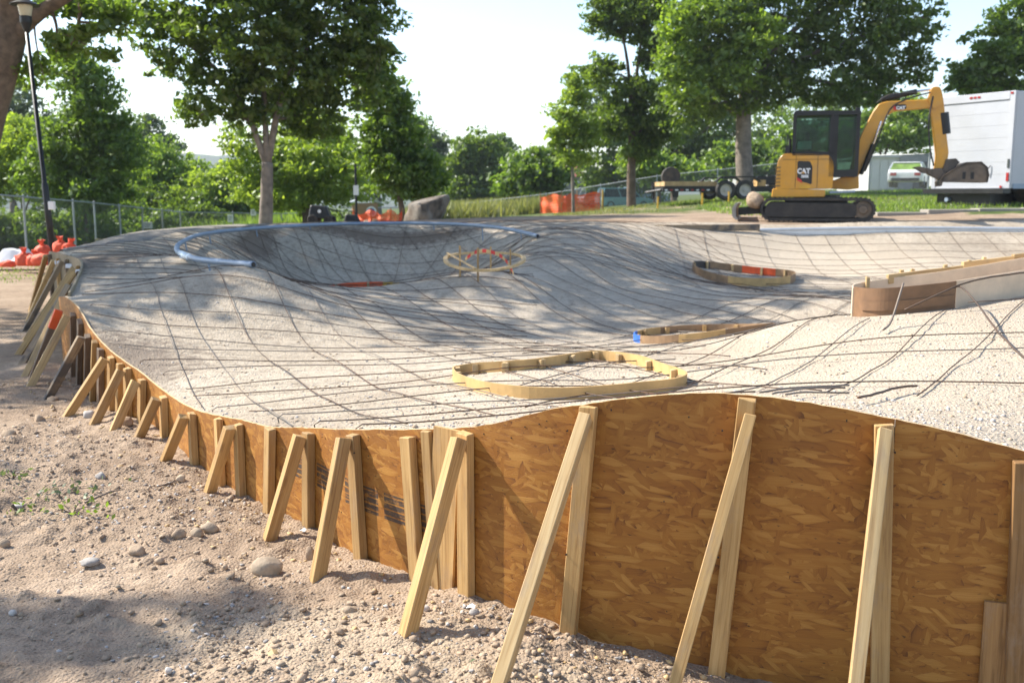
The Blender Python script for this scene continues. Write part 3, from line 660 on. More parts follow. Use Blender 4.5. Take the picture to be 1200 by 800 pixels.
# ------------------------------------------------------------------ bent forms standing in the bowl
def band(root, org, P, h, mats, name="band", th=.012, seg=4, lift=-.02, blocks=0, bmat=M_WOODP, closed=True, blk=.035, hz=None):
    P = np.array(P); n = len(P); z0 = bowl_z(P[:, 0], P[:, 1])+lift; c = P.mean(0)
    k = np.ones(9)/9; z0 = np.convolve(np.r_[z0[-4:], z0, z0[:4]], k, 'valid') if closed else z0
    hs = h if hz is None else hz
    cuts = np.linspace(0, n, len(mats)+1).astype(int)
    for m, a, b in zip(mats, cuts[:-1], cuts[1:]):
        q = MB(); V = []; Fs = []
        idx = [i % n for i in range(a, b+1)] if closed else [min(i, n-1) for i in range(a, b+1)]
        for i in idx:
            t = P[(i+1) % n]-P[i-1]; nn_ = np.array([t[1], -t[0]]); nn_ = nn_/np.linalg.norm(nn_)*th
            x, y = P[i]; V += [(x, y, z0[i]), (x, y, z0[i]+hs), (x-nn_[0], y-nn_[1], z0[i]+hs), (x-nn_[0], y-nn_[1], z0[i])]
        for j in range(len(idx)-1): Fs += [(j*4+e, j*4+(e+1) % 4, (j+1)*4+(e+1) % 4, (j+1)*4+e) for e in range(4)]
        Fs += [(0, 1, 2, 3), tuple((len(idx)-1)*4+e for e in range(4))]
        q.add(V, Fs); q.build(name, m, root, org)
    for j in range(blocks):
        i = int((j+.5)*n/blocks); t = P[(i+1) % n]-P[i-1]; nn_ = np.array([t[1], -t[0]]); nn_ /= np.linalg.norm(nn_)
        if ((P[i]+nn_*.1-c)**2).sum() > ((P[i]-c)**2).sum(): nn_ = -nn_
        p = P[i]+nn_*(th+blk*.6)
        beam("block", (p[0], p[1], z0[i]-.06), (p[0], p[1], z0[i]+hs-.008), blk*1.2, blk, bmat, root, org, side=(t[0], t[1], 0))
rim = [(40,120),(70,150),(190,184),(400,208),(640,210),(900,190),(1080,168),(1142,146),(1110,122),(1040,98),(920,62),(800,44),(700,40),(600,52),(500,66),(390,78),(280,86),(160,96),(80,106)]
RP = []
for a, b in rim:
    u, v = 520+a/4, 400+b/4; z = .55
    for _ in range(5): p = Wz(u, v, z); z = bz(p.x, p.y)+.075
    RP.append((p.x, p.y))
RP = catmull(RP, 6, True)
rc = RP.mean(0); ro = (rc[0], rc[1], bz(*rc))
ring1 = thing("ring_form", "closed bent plywood ring nearest the strand board crest, with blocks inside", "formwork", ro, "ring forms in the bowl")
band(ring1, ro, RP, .09, [M_BANDW]*5, blocks=15)
def circ(cx, cy, rx, ry, n=60, a0=0): return np.array([(cx+rx*math.cos(a0+2*math.pi*k/n), cy+ry*math.sin(a0+2*math.pi*k/n)) for k in range(n)])
p = W(824, 396, 9.25); ro = (p.x, p.y, bz(p.x, p.y)); ring2 = thing("ring_form", "plywood ring half hidden behind the gravel mound, one end painted blue", "formwork", ro, "ring forms in the bowl")
P2 = circ(p.x, p.y, .65, .65, 60); band(ring2, ro, P2, .09, [M_BANDD, M_BANDD, M_BANDD, M_BANDW, M_BLUEP, M_BANDD, M_BANDW, M_BANDD, M_BANDD], blocks=11, bmat=M_WOOD)
p = W(871, 325, 17.0); ro = (p.x, p.y, bz(p.x, p.y)); ring3 = thing("ring_form", "far plywood ring with black and orange painted inside, in front of the excavator", "formwork", ro, "ring forms in the bowl")
band(ring3, ro, circ(p.x, p.y, .86, .9, 60), .15, [M_BANDD, M_ORANGEP, M_BANDD, M_BLACKP, M_BANDD, M_BANDD, M_BANDW, M_BANDW, M_BANDD], blocks=10, bmat=M_WOODP)
p = W(442, 341, 17.5); ro = (p.x, p.y, bz(p.x, p.y)); ring4 = thing("ring_form", "ring painted orange, yellow and green at the floor of the left bowl", "formwork", ro, "ring forms in the bowl")
band(ring4, ro, circ(p.x, p.y, .88, .8, 60), .11, [M_GREENP, M_YELLOWP, M_ORANGEP, M_ORANGEP, M_BANDD, M_BANDD, M_BANDD, M_BANDD], blocks=8)
# hoop held up on stakes
p = W(568, 320, 12.1); zg = bz(p.x, p.y); ho = (p.x, p.y, zg)
hoop = thing("hoop_form", "flat wooden hoop held up by four thin stakes on the mound, red striped lath across", "formwork", ho)
HP = []; n = 40
for k in range(n):
    a = 2*math.pi*k/n; HP.append(Vector((p.x+.50*math.cos(a), p.y+.75*math.sin(a), zg+.14+.06*math.sin(a)+.015*math.cos(2*a))))
q = MB(); V = []; Fs = []
for k in range(n):
    c = Vector((p.x, p.y, HP[k].z)); i_ = HP[k]+(c-HP[k]).normalized()*.05
    V += [HP[k], HP[k]+Vector((0, 0, .03)), i_+Vector((0, 0, .03)), i_]
for k in range(n): j = (k+1) % n; Fs += [(k*4+e, k*4+(e+1) % 4, j*4+(e+1) % 4, j*4+e) for e in range(4)]
q.add(V, Fs); q.build("hoop", M_WOODP, hoop, ho)
for u, vt, vb, dd in ((539, 288, 320, 11.9), (560, 290, 322, 11.65), (575, 289, 316, 12.5), (598, 292, 318, 12.4)):
    a = W(u, vt, dd); beam("stake", (a.x, a.y, bz(a.x, a.y)-.05), a, .024, .02, M_WOOD, hoop, ho)
beam("lath", HP[18]+Vector((.02, 0, .05)), HP[29]+Vector((0, 0, .035)), .05, .015, M_WOODP, hoop, ho, side=(0, 1, 0))
arc = catmull([W(545, 306, 12.3), W(556, 298, 12.2), W(570, 296, 12.1), W(585, 301, 12.0), W(595, 310, 11.9), W(602, 323, 11.8)], 6)
q = MB()
for k in range(len(arc)-1):
    a, b = Vector(arc[k]), Vector(arc[k+1]); o = Vector((0, .008, 0)); w = Vector((0, 0, .042)); q.hexa([a-o, b-o, b+o, a+o], [a-o+w, b-o+w, b+o+w, a+o+w], 1 if (k//2) % 2 else 0)
q.build("striped_lath", [M_WOODP, M_REDP], hoop, ho)

# brown ended form on the right mound
ro = (3.6, 7.7, .78)
rf = thing("curved_form", "brown hardboard nosed form with pale side panel climbing the right mound", "formwork", ro)
def zt(x): return .945+.105*(x-2.7)
fr = catmull([(2.66,7.72),(2.70,7.55),(2.85,7.42),(3.2,7.40),(3.32,7.42)], 8); fr2 = catmull([(3.325,7.43),(4.2,7.75),(5.2,8.2),(6.2,8.7)], 6)
bkk = catmull([(2.66,7.725),(2.75,7.95),(3.0,8.08),(3.6,8.2),(4.4,8.55),(5.3,9.0),(6.2,9.5)], 6)
def strip(name, P, zb, ztf, mat, th=.008):
    q = MB(); V = []; Fs = []; P = np.array(P); n = len(P)
    for i in range(n):
        t = P[min(i+1, n-1)]-P[max(i-1, 0)]; nn_ = np.array([-t[1], t[0]]); nn_ = nn_/np.linalg.norm(nn_)*th; x, y = P[i]
        a, b = zb(x, y), ztf(x); V += [(x, y, a), (x, y, b), (x+nn_[0], y+nn_[1], b), (x+nn_[0], y+nn_[1], a)]
    for j in range(n-1): Fs += [(j*4+e, j*4+(e+1) % 4, (j+1)*4+(e+1) % 4, (j+1)*4+e) for e in range(4)]
    Fs += [(0, 1, 2, 3), tuple((n-1)*4+e for e in range(4))]
    q.add(V, Fs); return q.build(name, mat, rf, ro)
zbb = lambda x, y: min(bz(x, y)-.04, .75)
strip("nose_panel", fr, zbb, zt, M_HARDB); strip("side_panel", fr2, lambda x, y: min(bz(x, y)-.06, zt(x)-.2), zt, M_HARDP); strip("rear_panel", bkk, zbb, lambda x: zt(x)-.01, M_HARDP)
strip("nose_lap", [tuple(np.array(a)+np.array([-.006*(1), -.012])) for a in fr[6:]], lambda x, y: zt(x)-.17, lambda x: zt(x)-.10, M_HARDB, .006)
for u, d in ((1018, 8.0), (1057, 8.2), (1070, 8.25), (1108, 8.35), (1136, 8.5), (1153, 8.62)):
    dep = d*CP; x = (u-600)/FPX*dep*1.01
    beam("block", (x, d, bz(x, d)-.05), (x, d, zt(x)+.02+.02*random.random()), .03, .03, M_WOODP, rf, ro)
for (u0, v0, d0), (u1, v1, d1) in (((1040, 327, 8.1), (1128, 316, 8.4)), ((1128, 312, 8.45), (1187, 305, 8.75)), ((1187, 303, 8.75), (1240, 297, 9.1))):
    beam("rail", W(u0, v0, d0), W(u1, v1, d1), .075, .032, M_WOODP, rf, ro, side=(0, 0, 1))

# coping pipes
def pipe_thing(label, pts, r, mat, extra=None, org=None):
    C = catmull(pts, 10); org = org or tuple(C[0]); t = thing("coping_pipe", label, "pipe", org)
    q = MB(); q.tube([Vector(c) for c in C], r, 12); q.build("pipe", mat, t, org, smooth=True)
    return t, C, org
t, C, org = pipe_thing("blue grey steel coping pipe hooking around the rim of the left bowl", [W(297,310,10.0), W(262,307,10.5), W(228,303,11.3), W(208,294,12.6), W(213,284,14.2), W(240,274,16.4), W(300,267.5,18.8), W(370,263.5,20.2), W(450,261.5,20.9), W(530,262.5,20.4), W(585,267,19.0), W(630,276.5,17.0)], .033, M_GALV)
for k in (0, len(C)-1):
    q = MB(); d_ = Vector(C[1])-Vector(C[0]) if k == 0 else Vector(C[-1])-Vector(C[-2]); d_.normalize(); c = Vector(C[k]); s_ = -1 if k == 0 else 1
    q.tube([c+d_*s_*.001, c+d_*s_*.003], .026, 12); q.build("mouth_shade_disc", M_BLACK, t, org)  # black discs paint the dark hollow on the capped pipe ends
for k in range(6, len(C), 9):
    c = Vector(C[k]); q = MB(); zz = bz(c.x, c.y); q.tube([c, Vector((c.x+.02, c.y+.03, min(zz, c.z-.08)-.05))], .012, 6); q.build("support_rod", M_GALV, t, org)
q = MB(); cc = [Vector(c) for c in C[22:28]]; q.tube(cc, [.038, .042, .040, .043, .041, .037], 10); q.tube([Vector(C[25])+Vector((-.02, 0, .0)), Vector(C[25])+Vector((.03, -.05, -.14))], [.04, .012], 8); q.build("tape_wrap", M_TAPE, t, org)
t, C, org = pipe_thing("pale straight coping pipe along the far right rim below the excavator", [W(888,269.5,21.8), W(960,268,21.9), W(1050,267,22.0), W(1140,267.5,22.1), W(1280,269,22.3)], .033, plain("pale_galvanised", (.58, .6, .62), .4, .3, .1, 3, .03), org=(8, 22, .9))
q = MB(); V = []; Fs = []
for c in C: V += [(c[0], c[1]-.03, c[2]-.035), (c[0], c[1]-.06, c[2]-.20), (c[0], c[1]+.0, c[2]-.20), (c[0], c[1]+.0, c[2]-.035)]
for j in range(len(C)-1): Fs += [(j*4+e, j*4+(e+1) % 4, (j+1)*4+(e+1) % 4, (j+1)*4+e) for e in range(4)]
q.add(V[len(C)//6*4*0:], Fs); q.build("backing_strip", M_HARDP if False else plain("white_form_liner", (.68, .66, .62), .8, 0, .08), t, org)
lb = thing("lip_board", "weathered grey timber edge along the far rim left of the excavator", "board", (4, 21.6, .9))
for (a, b, m) in (((W(600, 266, 20.5), W(735, 266, 21.2), M_WOODD)), ((W(737, 267, 21.2), W(778, 268, 21.3), M_WOODP)), ((W(779, 267.5, 21.3), W(890, 266.5, 21.7), M_WOODG))): 
    if m is M_WOODD: continue
    beam("board", a, b, .14, .04, m, lb, (4, 21.6, .9), side=(0, 0, 1))

# ------------------------------------------------------------------ rocks, pebbles, twigs in the foreground
_ico = bmesh.new(); bmesh.ops.create_icosphere(_ico, subdivisions=1, radius=1); IV = np.array([v.co[:] for v in _ico.verts]); IF = np.array([[v.index for v in f.verts] for f in _ico.faces]); _ico.free()
_ico = bmesh.new(); bmesh.ops.create_icosphere(_ico, subdivisions=3, radius=1); IV3 = np.array([v.co[:] for v in _ico.verts]); IF3 = np.array([[v.index for v in f.verts] for f in _ico.faces]); _ico.free()
def rockmesh(sx, sy, sz, seed, rough=.35, flat=.0):
    v = IV3.copy(); n = fbm(v[:, 0]*1.3+seed*3.1+v[:, 2], v[:, 1]*1.3+seed*1.7-v[:, 2]*.7, 4, seed); v = v*(1+rough*2*n)[:, None]
    r2 = np.random.default_rng(seed)
    for _ in range(7):
        d = r2.normal(size=3); d /= np.linalg.norm(d); t = v@d; lim = r2.uniform(.62, .9); v = v-np.maximum(0, t-lim)[:, None]*d*.9
    return v*np.array([sx, sy, sz])
def rock(x, y, z, s, seed, mat, label, cat="rock", name="rock", rot=0, group=None, sink=.3):
    v = rockmesh(*s, seed); c, sn = math.cos(rot), math.sin(rot); v = np.c_[v[:, 0]*c-v[:, 1]*sn, v[:, 0]*sn+v[:, 1]*c, v[:, 2]]
    o = npmesh(name, v, IF3, mat, smooth=False); o.location = (x, y, z+s[2]*(1-2*sink)*1.0); tag(o, label, cat, group); return o
def prock(u, v, w, h, seed, mi, label, rot=0, name="rock", cat="rock"):
    p = onground(u, v); k = p.y*CP/FPX*1.02; rock(p.x, p.y, gz(p.x, p.y), (w*k/2*1.05, w*k/2*.8, h*k/2*1.15), seed, M_STONE[mi], label, rot=rot, group="loose rocks on the dirt", name=name, cat=cat)
prock(313, 666, 34, 26, 3, 0, "large rounded tan rock lying between the second and third braces")
prock(105, 658, 26, 10, 4, 1, "flat grey stone in the middle of the dirt")
prock(364, 656, 12, 22, 5, 3, "upright brown clod at the foot of the form wall")
prock(209, 630, 18, 14, 6, 3, "brown clod below the mound of loose dirt")
prock(230, 628, 16, 12, 7, 0, "tan stone beside the brown clod")
prock(245, 622, 20, 13, 8, 0, "lumpy stone on the edge of loose dirt")
prock(160, 648, 20, 13, 9, 3, "low reddish clod above the flat grey stone")
prock(187, 660, 12, 10, 10, 3, "small reddish clod right of the others")
prock(10, 512, 18, 12, 11, 3, "dark brown clod at the left edge of the picture")
prock(6, 640, 14, 12, 12, 3, "dark clod low on the left edge")
prock(410, 716, 16, 10, 13, 0, "tan stone out in the open dirt by the third brace")
prock(198, 789, 9, 9, 14, 2, "small pale pebble in the tree shade", name="pebble")
prock(46, 493, 12, 9, 15, 3, "reddish clod beside the foot of a leftmost brace")
prock(104, 489, 14, 11, 16, 2, "pale pinkish stone at the foot of the left braces")
prock(150, 498, 16, 12, 17, 3, "crumbly clod between the braces at left")
prock(62, 470, 14, 8, 18, 3, "dark clod right behind the charred brace")
prock(497, 716, 14, 9, 19, 2, "pale stone resting by the long middle brace")
prock(556, 720, 14, 10, 20, 1, "bluish grey stone at the base of the wall")
prock(350, 570, 10, 8, 21, 0, "small tan stone near the wall base"); prock(118, 560, 12, 9, 22, 1, "grey stone upper left of the dirt mound")
prock(212, 564, 12, 9, 23, 0, "tan stone on top of the loose dirt mound"); prock(22, 592, 11, 8, 24, 2, "pale stone near the weeds"); prock(15, 720, 11, 8, 25, 2, "pale stone beside the tree shade")
def scatter(name, n, region, smin, smax, mat, zf, seed, fl=.6):
    r = np.random.default_rng(seed); x, y = region(r, n); s = smin*(smax/smin)**(r.random(len(x))**3.2)
    z = zf(x, y); ang = r.random(len(x))*6.28; c, sn = np.cos(ang)[:, None], np.sin(ang)[:, None]
    sc3 = np.c_[s*r.uniform(.7, 1.3, len(x)), s*r.uniform(.7, 1.3, len(x)), s*r.uniform(.4, .9, len(x))]
    V = IV[None]*(1+.5*(r.random((len(x), 12, 1))-.5)*2)*sc3[:, None]; vx_ = V[..., 0]*c-V[..., 1]*sn; vy_ = V[..., 0]*sn+V[..., 1]*c
    V = np.stack([vx_+x[:, None], vy_+y[:, None], V[..., 2]+(z+sc3[:, 2]*.25)[:, None]], -1).reshape(-1, 3)
    F = (IF[None]+(np.arange(len(x))*12)[:, None, None]).reshape(-1, 3); return npmesh(name, V, F, mat, kind="stuff")
def near_dirt(r, n):
    y = 2.6+6.5*r.random(n)**1.6; x = -.56*(y+.3)*r.random(n)*1.15+r.random(n)*1.4*(y < 4.3)
    m = ~in_poly(x, y, POLY); x, y = x[m], y[m]; _, _, d = nearest_on(POLY, x, y); k = d > .03
    cl = fbm(x*1.1, y*1.1, 3, 55); k &= r.random(len(x)) < np.clip(.45+cl*2.6, .12, 1); return x[k], y[k]
for k, (n, m, a, b) in enumerate(((26000, 0, .0022, .014), (15000, 1, .0022, .012), (13000, 2, .002, .011), (32000, 3, .0025, .018))):
    scatter("gravel", n, near_dirt, a, b, M_STONE[m], ground_z, 100+k)["label"] = "loose gravel scattered on the dirt"
def bowl_region(r, n):
    y = 3.3+6*r.random(n)**1.5; x = (r.random(n)-.42)*1.25*y; m = in_poly(x, y, POLY); x, y = x[m], y[m]; _, _, d = nearest_on(POLY, x, y); k = d > .05; return x[k], y[k]
for k, (n, m, a, b) in enumerate(((9000, 2, .003, .011), (6000, 0, .003, .012))):
    scatter("gravel", n, bowl_region, a, b, M_STONE[m], bowl_z, 120+k)["label"] = "loose stone chips on the bowl surface"
def chips_region(r, n):
    i = r.integers(20, len(BC)-20, n); d = .06+.5*r.random(n)**1.8; o = np.array([(outward(BC, k)*FLIP)[:2] for k in i]); return BC[i, 0]+o[:, 0]*d, BC[i, 1]+o[:, 1]*d
scatter("wood_chips", 900, chips_region, .003, .017, M_WOODP, ground_z, 140)["label"] = "pale wood chips and sawdust along the foot of the form wall"
def leafquads(P, size, r, up=.3, asp=1.7):
    n = len(P); d = r.normal(size=(n, 3)); d /= np.linalg.norm(d, axis=1)[:, None]; nn_ = r.normal(size=(n, 3)); nn_[:, 2] = np.abs(nn_[:, 2])+up
    a = np.cross(d, nn_); a /= np.linalg.norm(a, axis=1)[:, None]+1e-9; s = size*r.uniform(.6, 1.35, n)[:, None]; d = d*s*asp*.5; a = a*s*.5
    V = np.stack([P-d, P+a*.9-d*.1, P+d, P-a*.9-d*.1], 1).reshape(-1, 3); return V, np.arange(4*n).reshape(n, 4)
def weed(u, v, label, s=.16, n=70, mat=L_GREY):
    p = onground(u, v); r = np.random.default_rng(int(u*7+v)); q = r.normal(size=(n, 3))*np.array([s, s*.7, .018])+np.array([0, 0, .03]); V, Fq = leafquads(q, .021, r)
    t = thing("weed", label, "weed", (p.x, p.y, gz(p.x, p.y)), "low weeds in the dirt"); npmesh("foliage", V, Fq, mat, t)
    b = MB()
    for k in range(5): a = r.random()*6.3; b.tube([(0, 0, -.01), (math.cos(a)*s*.6, math.sin(a)*s*.5, .03), (math.cos(a)*s*1.2, math.sin(a)*s, .025)], [.004, .003, .001], 4)
    b.build("stem", M_BARK, t)
weed(70, 578, "small green weed patch with a dry twig in the left dirt", .14, 46); weed(85, 600, "smaller weed tuft just below the green patch", .1, 40, L_MID); weed(14, 560, "tiny weed tuft at the far left of the dirt", .07, 26, L_GREY)
weed(22, 598, "sparse weed sprig left of the twig", .06, 20, L_MID)
def stick(label, a, b, r=.006, mat=M_BARKG):
    p, q = onground(*a), onground(*b); m = (p+q)/2+Vector((.02, .02, .02)); o = MB().tube([Vector((p.x, p.y, gz(p.x, p.y)+.01)), Vector((m.x, m.y, gz(m.x, m.y)+.022)), Vector((q.x, q.y, gz(q.x, q.y)+.01))], [r, r*.8, r*.4], 5).build("twig", mat); tag(o, label, "twig")
stick("long pale dry twig lying across the dirt", (100, 592), (146, 575)); stick("short twig by the clods", (184, 572), (216, 562), .005)
r_ = np.random.default_rng(4)
for k, (u, v, lab, m) in enumerate(((355, 624, "white paper scrap by the wall base", M_WHITEP), (256, 563, "white splinter at the foot of a brace", M_WOODP), (552, 714, "crumpled white scrap beside the wall base", M_WHITEP), (320, 770, "curled yellowish leaf on the sand", M_WOODP), (556, 778, "flat greenish leaf on the dirt", L_GREY), (222, 573, "orange wood chip below the wall", M_BANDW))):
    p = onground(u, v); o = MB(); s = .018; o.add([(-s, -s*.5, .004), (0, -s*.7, .012), (s, -s*.4, .006), (s*.9, s*.5, .014), (0, s*.6, .02), (-s, s*.5, .008)], [(0, 1, 4, 5), (1, 2, 3, 4)])
    o = o.build("scrap", m); o.location = (p.x, p.y, gz(p.x, p.y)+.004); o.rotation_euler = (0, 0, r_.random()*6); tag(o, lab, "litter")

# ------------------------------------------------------------------ trees
def limb(b, p0, p1, r0, r1, r, n=6, wob=.06, sides=7):
    p0, p1 = Vector(p0), Vector(p1); L = (p1-p0).length; pts = []
    for k in range(n+1):
        t = k/n; o = Vector(r.normal(size=3))*L*wob*math.sin(math.pi*t)*.5; pts.append(p0.lerp(p1, t)+o+Vector((0, 0, L*.06*math.sin(math.pi*t))))
    b.tube(pts, [r0+(r1-r0)*k/n for k in range(n+1)], sides, cap=True); return pts
def tree(name, label, x, y, blobs, tr, leaf, n, mat, bark=M_BARK, fork=.35, seed=1, group="park trees", cat="tree", lean=(0, 0), clump=.55, trunk_top=None, dens=1.0, z=None, extra=None, fill=.4):
    """blobs: (dx, dy, z above base, rx, rz) lobes of the crown"""
    n = int(n*1.8); r = np.random.default_rng(seed); zb = gz(x, y) if z is None else z; t = thing(name, label, cat, (x, y, zb), group)
    b = MB(); B = np.array(blobs, float); top = B[:, 2].max(); ft = trunk_top or max(.6, B[:, 2].min()*fork+.4)
    f = Vector((lean[0], lean[1], ft)); pts = [Vector((0, 0, -.3)), Vector((0, 0, .15)), f*.5+Vector((r.normal()*.05, 0, 0)), f]
    pts = [Vector(q) for q in catmull(pts, 4)]; k = len(pts); b.tube(pts, [tr*1.35]+[tr*(1.12-.35*i/k) for i in range(1, k)], 10)
    nodes = []                                          # (point, radius) along limbs, to grow the next ones from
    far_ = B[np.argsort(-(B[:, 2]+.35*np.hypot(B[:, 0], B[:, 1])))]; prim = []
    for q in far_:
        az = math.atan2(q[1]-lean[1], q[0]-lean[0])
        if len(prim) < 4 and all(np.hypot(q[0]-w[0], q[1]-w[1]) > 1.2*tr/.2*.6 for w in prim): prim.append(q)
    done = []
    for q in prim:
        c = Vector(q[:3]); mid = f.lerp(c, .4); mid.z += (c.z-f.z)*.12; mid.x = f.x+(c.x-f.x)*.3
        pts = [Vector(p) for p in catmull([f-Vector((0, 0, .1)), mid, c], 5)]; rr = tr*.55; b.tube(pts, list(np.linspace(rr, tr*.1, len(pts))), 7); nodes += [(p, rr*(1-.8*i/len(pts))) for i, p in enumerate(pts)]; done.append(tuple(q[:3]))
    for q in B:
        c = Vector(q[:3])
        if tuple(q[:3]) not in done:
            base = min(nodes, key=lambda n_: (n_[0]-c).length+max(0, n_[0].z-c.z+.3)*1.5); rr = min(base[1]*.7, tr*.3)
            lp = limb(b, base[0], c, rr, tr*.06, r); nodes += [(p, rr*.5) for p in lp]
        for _ in range(5):
            d = Vector(r.normal(size=3)); d.normalize(); e = c+Vector((d.x*q[3], d.y*q[3], d.z*q[4]))*.85; nb = min(nodes, key=lambda n_: (n_[0]-c).length+r.random()*.6)[0]; limb(b, nb, e, tr*.07, tr*.02, r, 4, .12, 4)
    b.build("trunk", bark, t, smooth=True)
    def crown(B, n, mat):
        vol = B[:, 3]**2*B[:, 4]; share = vol**.8/(vol**.8).sum(); P = []
        for i in range(len(B)):
            nc = max(6, int(n*share[i]/34)); d = r.normal(size=(nc, 3)); d /= np.linalg.norm(d, axis=1)[:, None]; rad = (fill+(1-fill)*r.random(nc))**.6*r.uniform(.62, 1.1, nc)*np.where(r.random(nc) < .12, 1.28, 1)
            cc = B[i, :3]+d*rad[:, None]*np.array([B[i, 3], B[i, 3], B[i, 4]]); cs = clump*.82*r.uniform(.35, 1.2, nc)
            m = max(1, int(n*share[i]/nc)); q = r.normal(size=(nc, m, 3)); q = q/np.linalg.norm(q, axis=2)[..., None]*(r.random((nc, m, 1))**.5)
            q = cc[:, None]+q*cs[:, None, None]*np.array([1.2, 1.2, .55]); P.append(q.reshape(-1, 3))
        P = np.concatenate(P); P = P[P[:, 2] > .15]; V, Fq = leafquads(P, leaf*.62, r); npmesh("crown", V, Fq, mat, t)
    crown(B, n, mat)
    if extra is not None: crown(np.array(extra[0], float), extra[1], extra[2])
    return t
def at(u, d): return (u-600)/FPX*d*CP, d
def ptree(name, label, u, d, lobes, tr, leaf, n, mat, **k):
    """lobes given as picture column, row, depth offset, half width and half height in pixels"""
    x, y = at(u, d); zb = gz(x, y) if k.get("z") is None else k["z"]; B = []
    ex = k.get('extra')
    if ex: k['extra'] = ([(W(lu, lv, d+dd).x-x, dd, W(lu, lv, d+dd).z-zb, wu*(d+dd)/FPX, hv*(d+dd)/FPX) for lu, lv, dd, wu, hv in ex[0]], ex[1], ex[2])
    for (lu, lv, dd, wu, hv) in lobes:
        p = W(lu, lv, d+dd); s = (d+dd)/FPX; B.append((p.x-x, dd, p.z-zb, wu*s, hv*s))
    return tree(name, label, x, y, B, tr, leaf, n, mat, **k)
# overhanging tree whose trunk fills the top left corner
r = np.random.default_rng(5); OD = 27.0; _t = W(-40, 290, OD); tx, ty = _t.x, OD
ot = thing("broad_tree", "broad tree whose leaning trunk and limb fill the top left corner behind the lamp", "tree", (tx, ty, 0), "park trees")
def LT(u, v, dd=0): p_ = W(u, v, OD+dd); return (p_.x-tx, dd, p_.z)
b = MB(); tp_ = [(0, 0, -.4), (0, 0, .3), LT(-34, 200), LT(-22, 145), LT(-8, 100), LT(6, 55), LT(12, 15), LT(2, -60, -.5), LT(-20, -150, -1)]
C_ = catmull(tp_, 5); b.tube([Vector(q) for q in C_], list(np.linspace(.66, .34, len(C_))), 12)
for a, m, e, rr in ((LT(6, 52), LT(45, 16, -.1), LT(105, -18, -.3), .27), (LT(105, -18, -.3), LT(160, -70, -1), LT(230, -130, -3), .12), (LT(2, -60, -.5), LT(-60, -110, -5), LT(-40, -200, -9), .25), (LT(6, -20), LT(60, -90, -3), LT(120, -170, -7), .2)): b.tube([Vector(q) for q in catmull([a, m, e], 6)], list(np.linspace(rr, rr*.45, 13)), 8)
for (a, m, e, rr) in ((LT(94, -10), LT(93, 22), LT(82, 56), .075), (LT(58, 8), LT(66, 30), LT(66, 62), .06), (LT(93, 26), LT(122, 28), LT(150, 31), .045), (LT(66, 40), LT(80, 42), LT(118, 62), .03), (LT(40, 30), LT(44, 60), LT(54, 100), .03)): b.tube([Vector(q) for q in catmull([a, m, e], 5)], list(np.linspace(rr, rr*.25, 11)), 6)
SHT = [(-3.6,9.2,1.0),(-2.6,10.1,1.2),(-1.2,9.7,.8),(-4.3,8.5,.8),(-4,12,2.2),(-1,13,2.1),(-2,16,2.4),(1.3,13.2,1.9),(2.9,12.2,1.5),(-4.2,9.9,1.5),(1.5,16,2.2),(-3,19.6,2.4),(.5,19.4,2.1),(-6,14,2),(3.4,15,1.6),(-4.7,17.6,2),(-.2,10.6,1.2),(-6,11,1.4),(-5.6,8.6,1.1),(-6.8,9.9,1.2),(1.6,10.9,1.1),(4,18,1.5)]
BL = []
for k, (sx_, sy_, rr_) in enumerate(SHT):
    zc_ = 8.3+(k*.77) % 2.2; BL.append((sx_+S.x/S.z*(zc_-.5)-tx, sy_+S.y/S.z*(zc_-.5)-ty, zc_, rr_*1.05, rr_*.62))
for bl_ in BL:
    c_ = Vector(bl_[:3]); s0_ = Vector(LT(-20, -150, -1)); b.tube([Vector(q) for q in catmull([s0_, s0_.lerp(c_, .55)+Vector((0, 0, 1.6)), c_], 5)], list(np.linspace(.13, .02, 11)), 6)
b.build("trunk", M_BARK, ot, smooth=True)
P = []
def clumps(B, n, clump, r, fill=.4):
    out = []; v = np.array([q[3]**2*q[4] for q in B]); v = v/v.sum()
    for (cx, cy, cz_, rx, rz), sh in zip(B, v):
        nc = max(4, int(n*sh/30)); d = r.normal(size=(nc, 3)); d /= np.linalg.norm(d, axis=1)[:, None]; rad = (fill+(1-fill)*r.random(nc))**.6
        c = np.array([cx, cy, cz_])+d*rad[:, None]*np.array([rx, rx, rz]); m = max(1, int(n*sh/nc)); q = r.normal(size=(nc, m, 3)); q = q/np.linalg.norm(q, axis=2)[..., None]*(r.random((nc, m, 1))**.5)
        out.append((c[:, None]+q*(clump*r.uniform(.5, 1.2, nc))[:, None, None]*np.array([1.1, 1.1, .6])).reshape(-1, 3))
    return np.concatenate(out)
P = [clumps(BL, 36000, .6, r, .2)]
SPX = 27.0/FPX
P.append(clumps([(*LT(u_, v_, dd_), w_*SPX, h_*SPX) for u_, v_, dd_, w_, h_ in ((62, 50, 0, 16, 12), (100, 40, .3, 22, 12), (135, 34, 0, 18, 9), (45, 80, .2, 20, 12), (85, 62, .4, 22, 10), (120, 62, 0, 16, 8), (140, 12, 0, 26, 14), (60, 5, .8, 22, 12), (100, 8, .5, 30, 12), (30, 98, .6, 16, 8))], 2600, .42, r, .1))
P = np.concatenate(P); V, Fq = leafquads(P, .135, r); npmesh("crown", V, Fq, L_MID, ot)
NL = []
for k, (sx_, sy_, rr_, zc_) in enumerate(((-2.25, 3.4, .5, 8.0), (-1.6, 3.5, .3, 8.3), (-2.9, 3.5, .6, 8.4), (-3.0, 4.7, .34, 7.6), (-1.1, 3.75, .22, 8.1), (-2.4, 2.7, .6, 8.2), (-3.6, 5.6, .3, 8.0))): NL.append((sx_+S.x/S.z*zc_+13.4, sy_+S.y/S.z*zc_-7.2, zc_, rr_, rr_*.6))
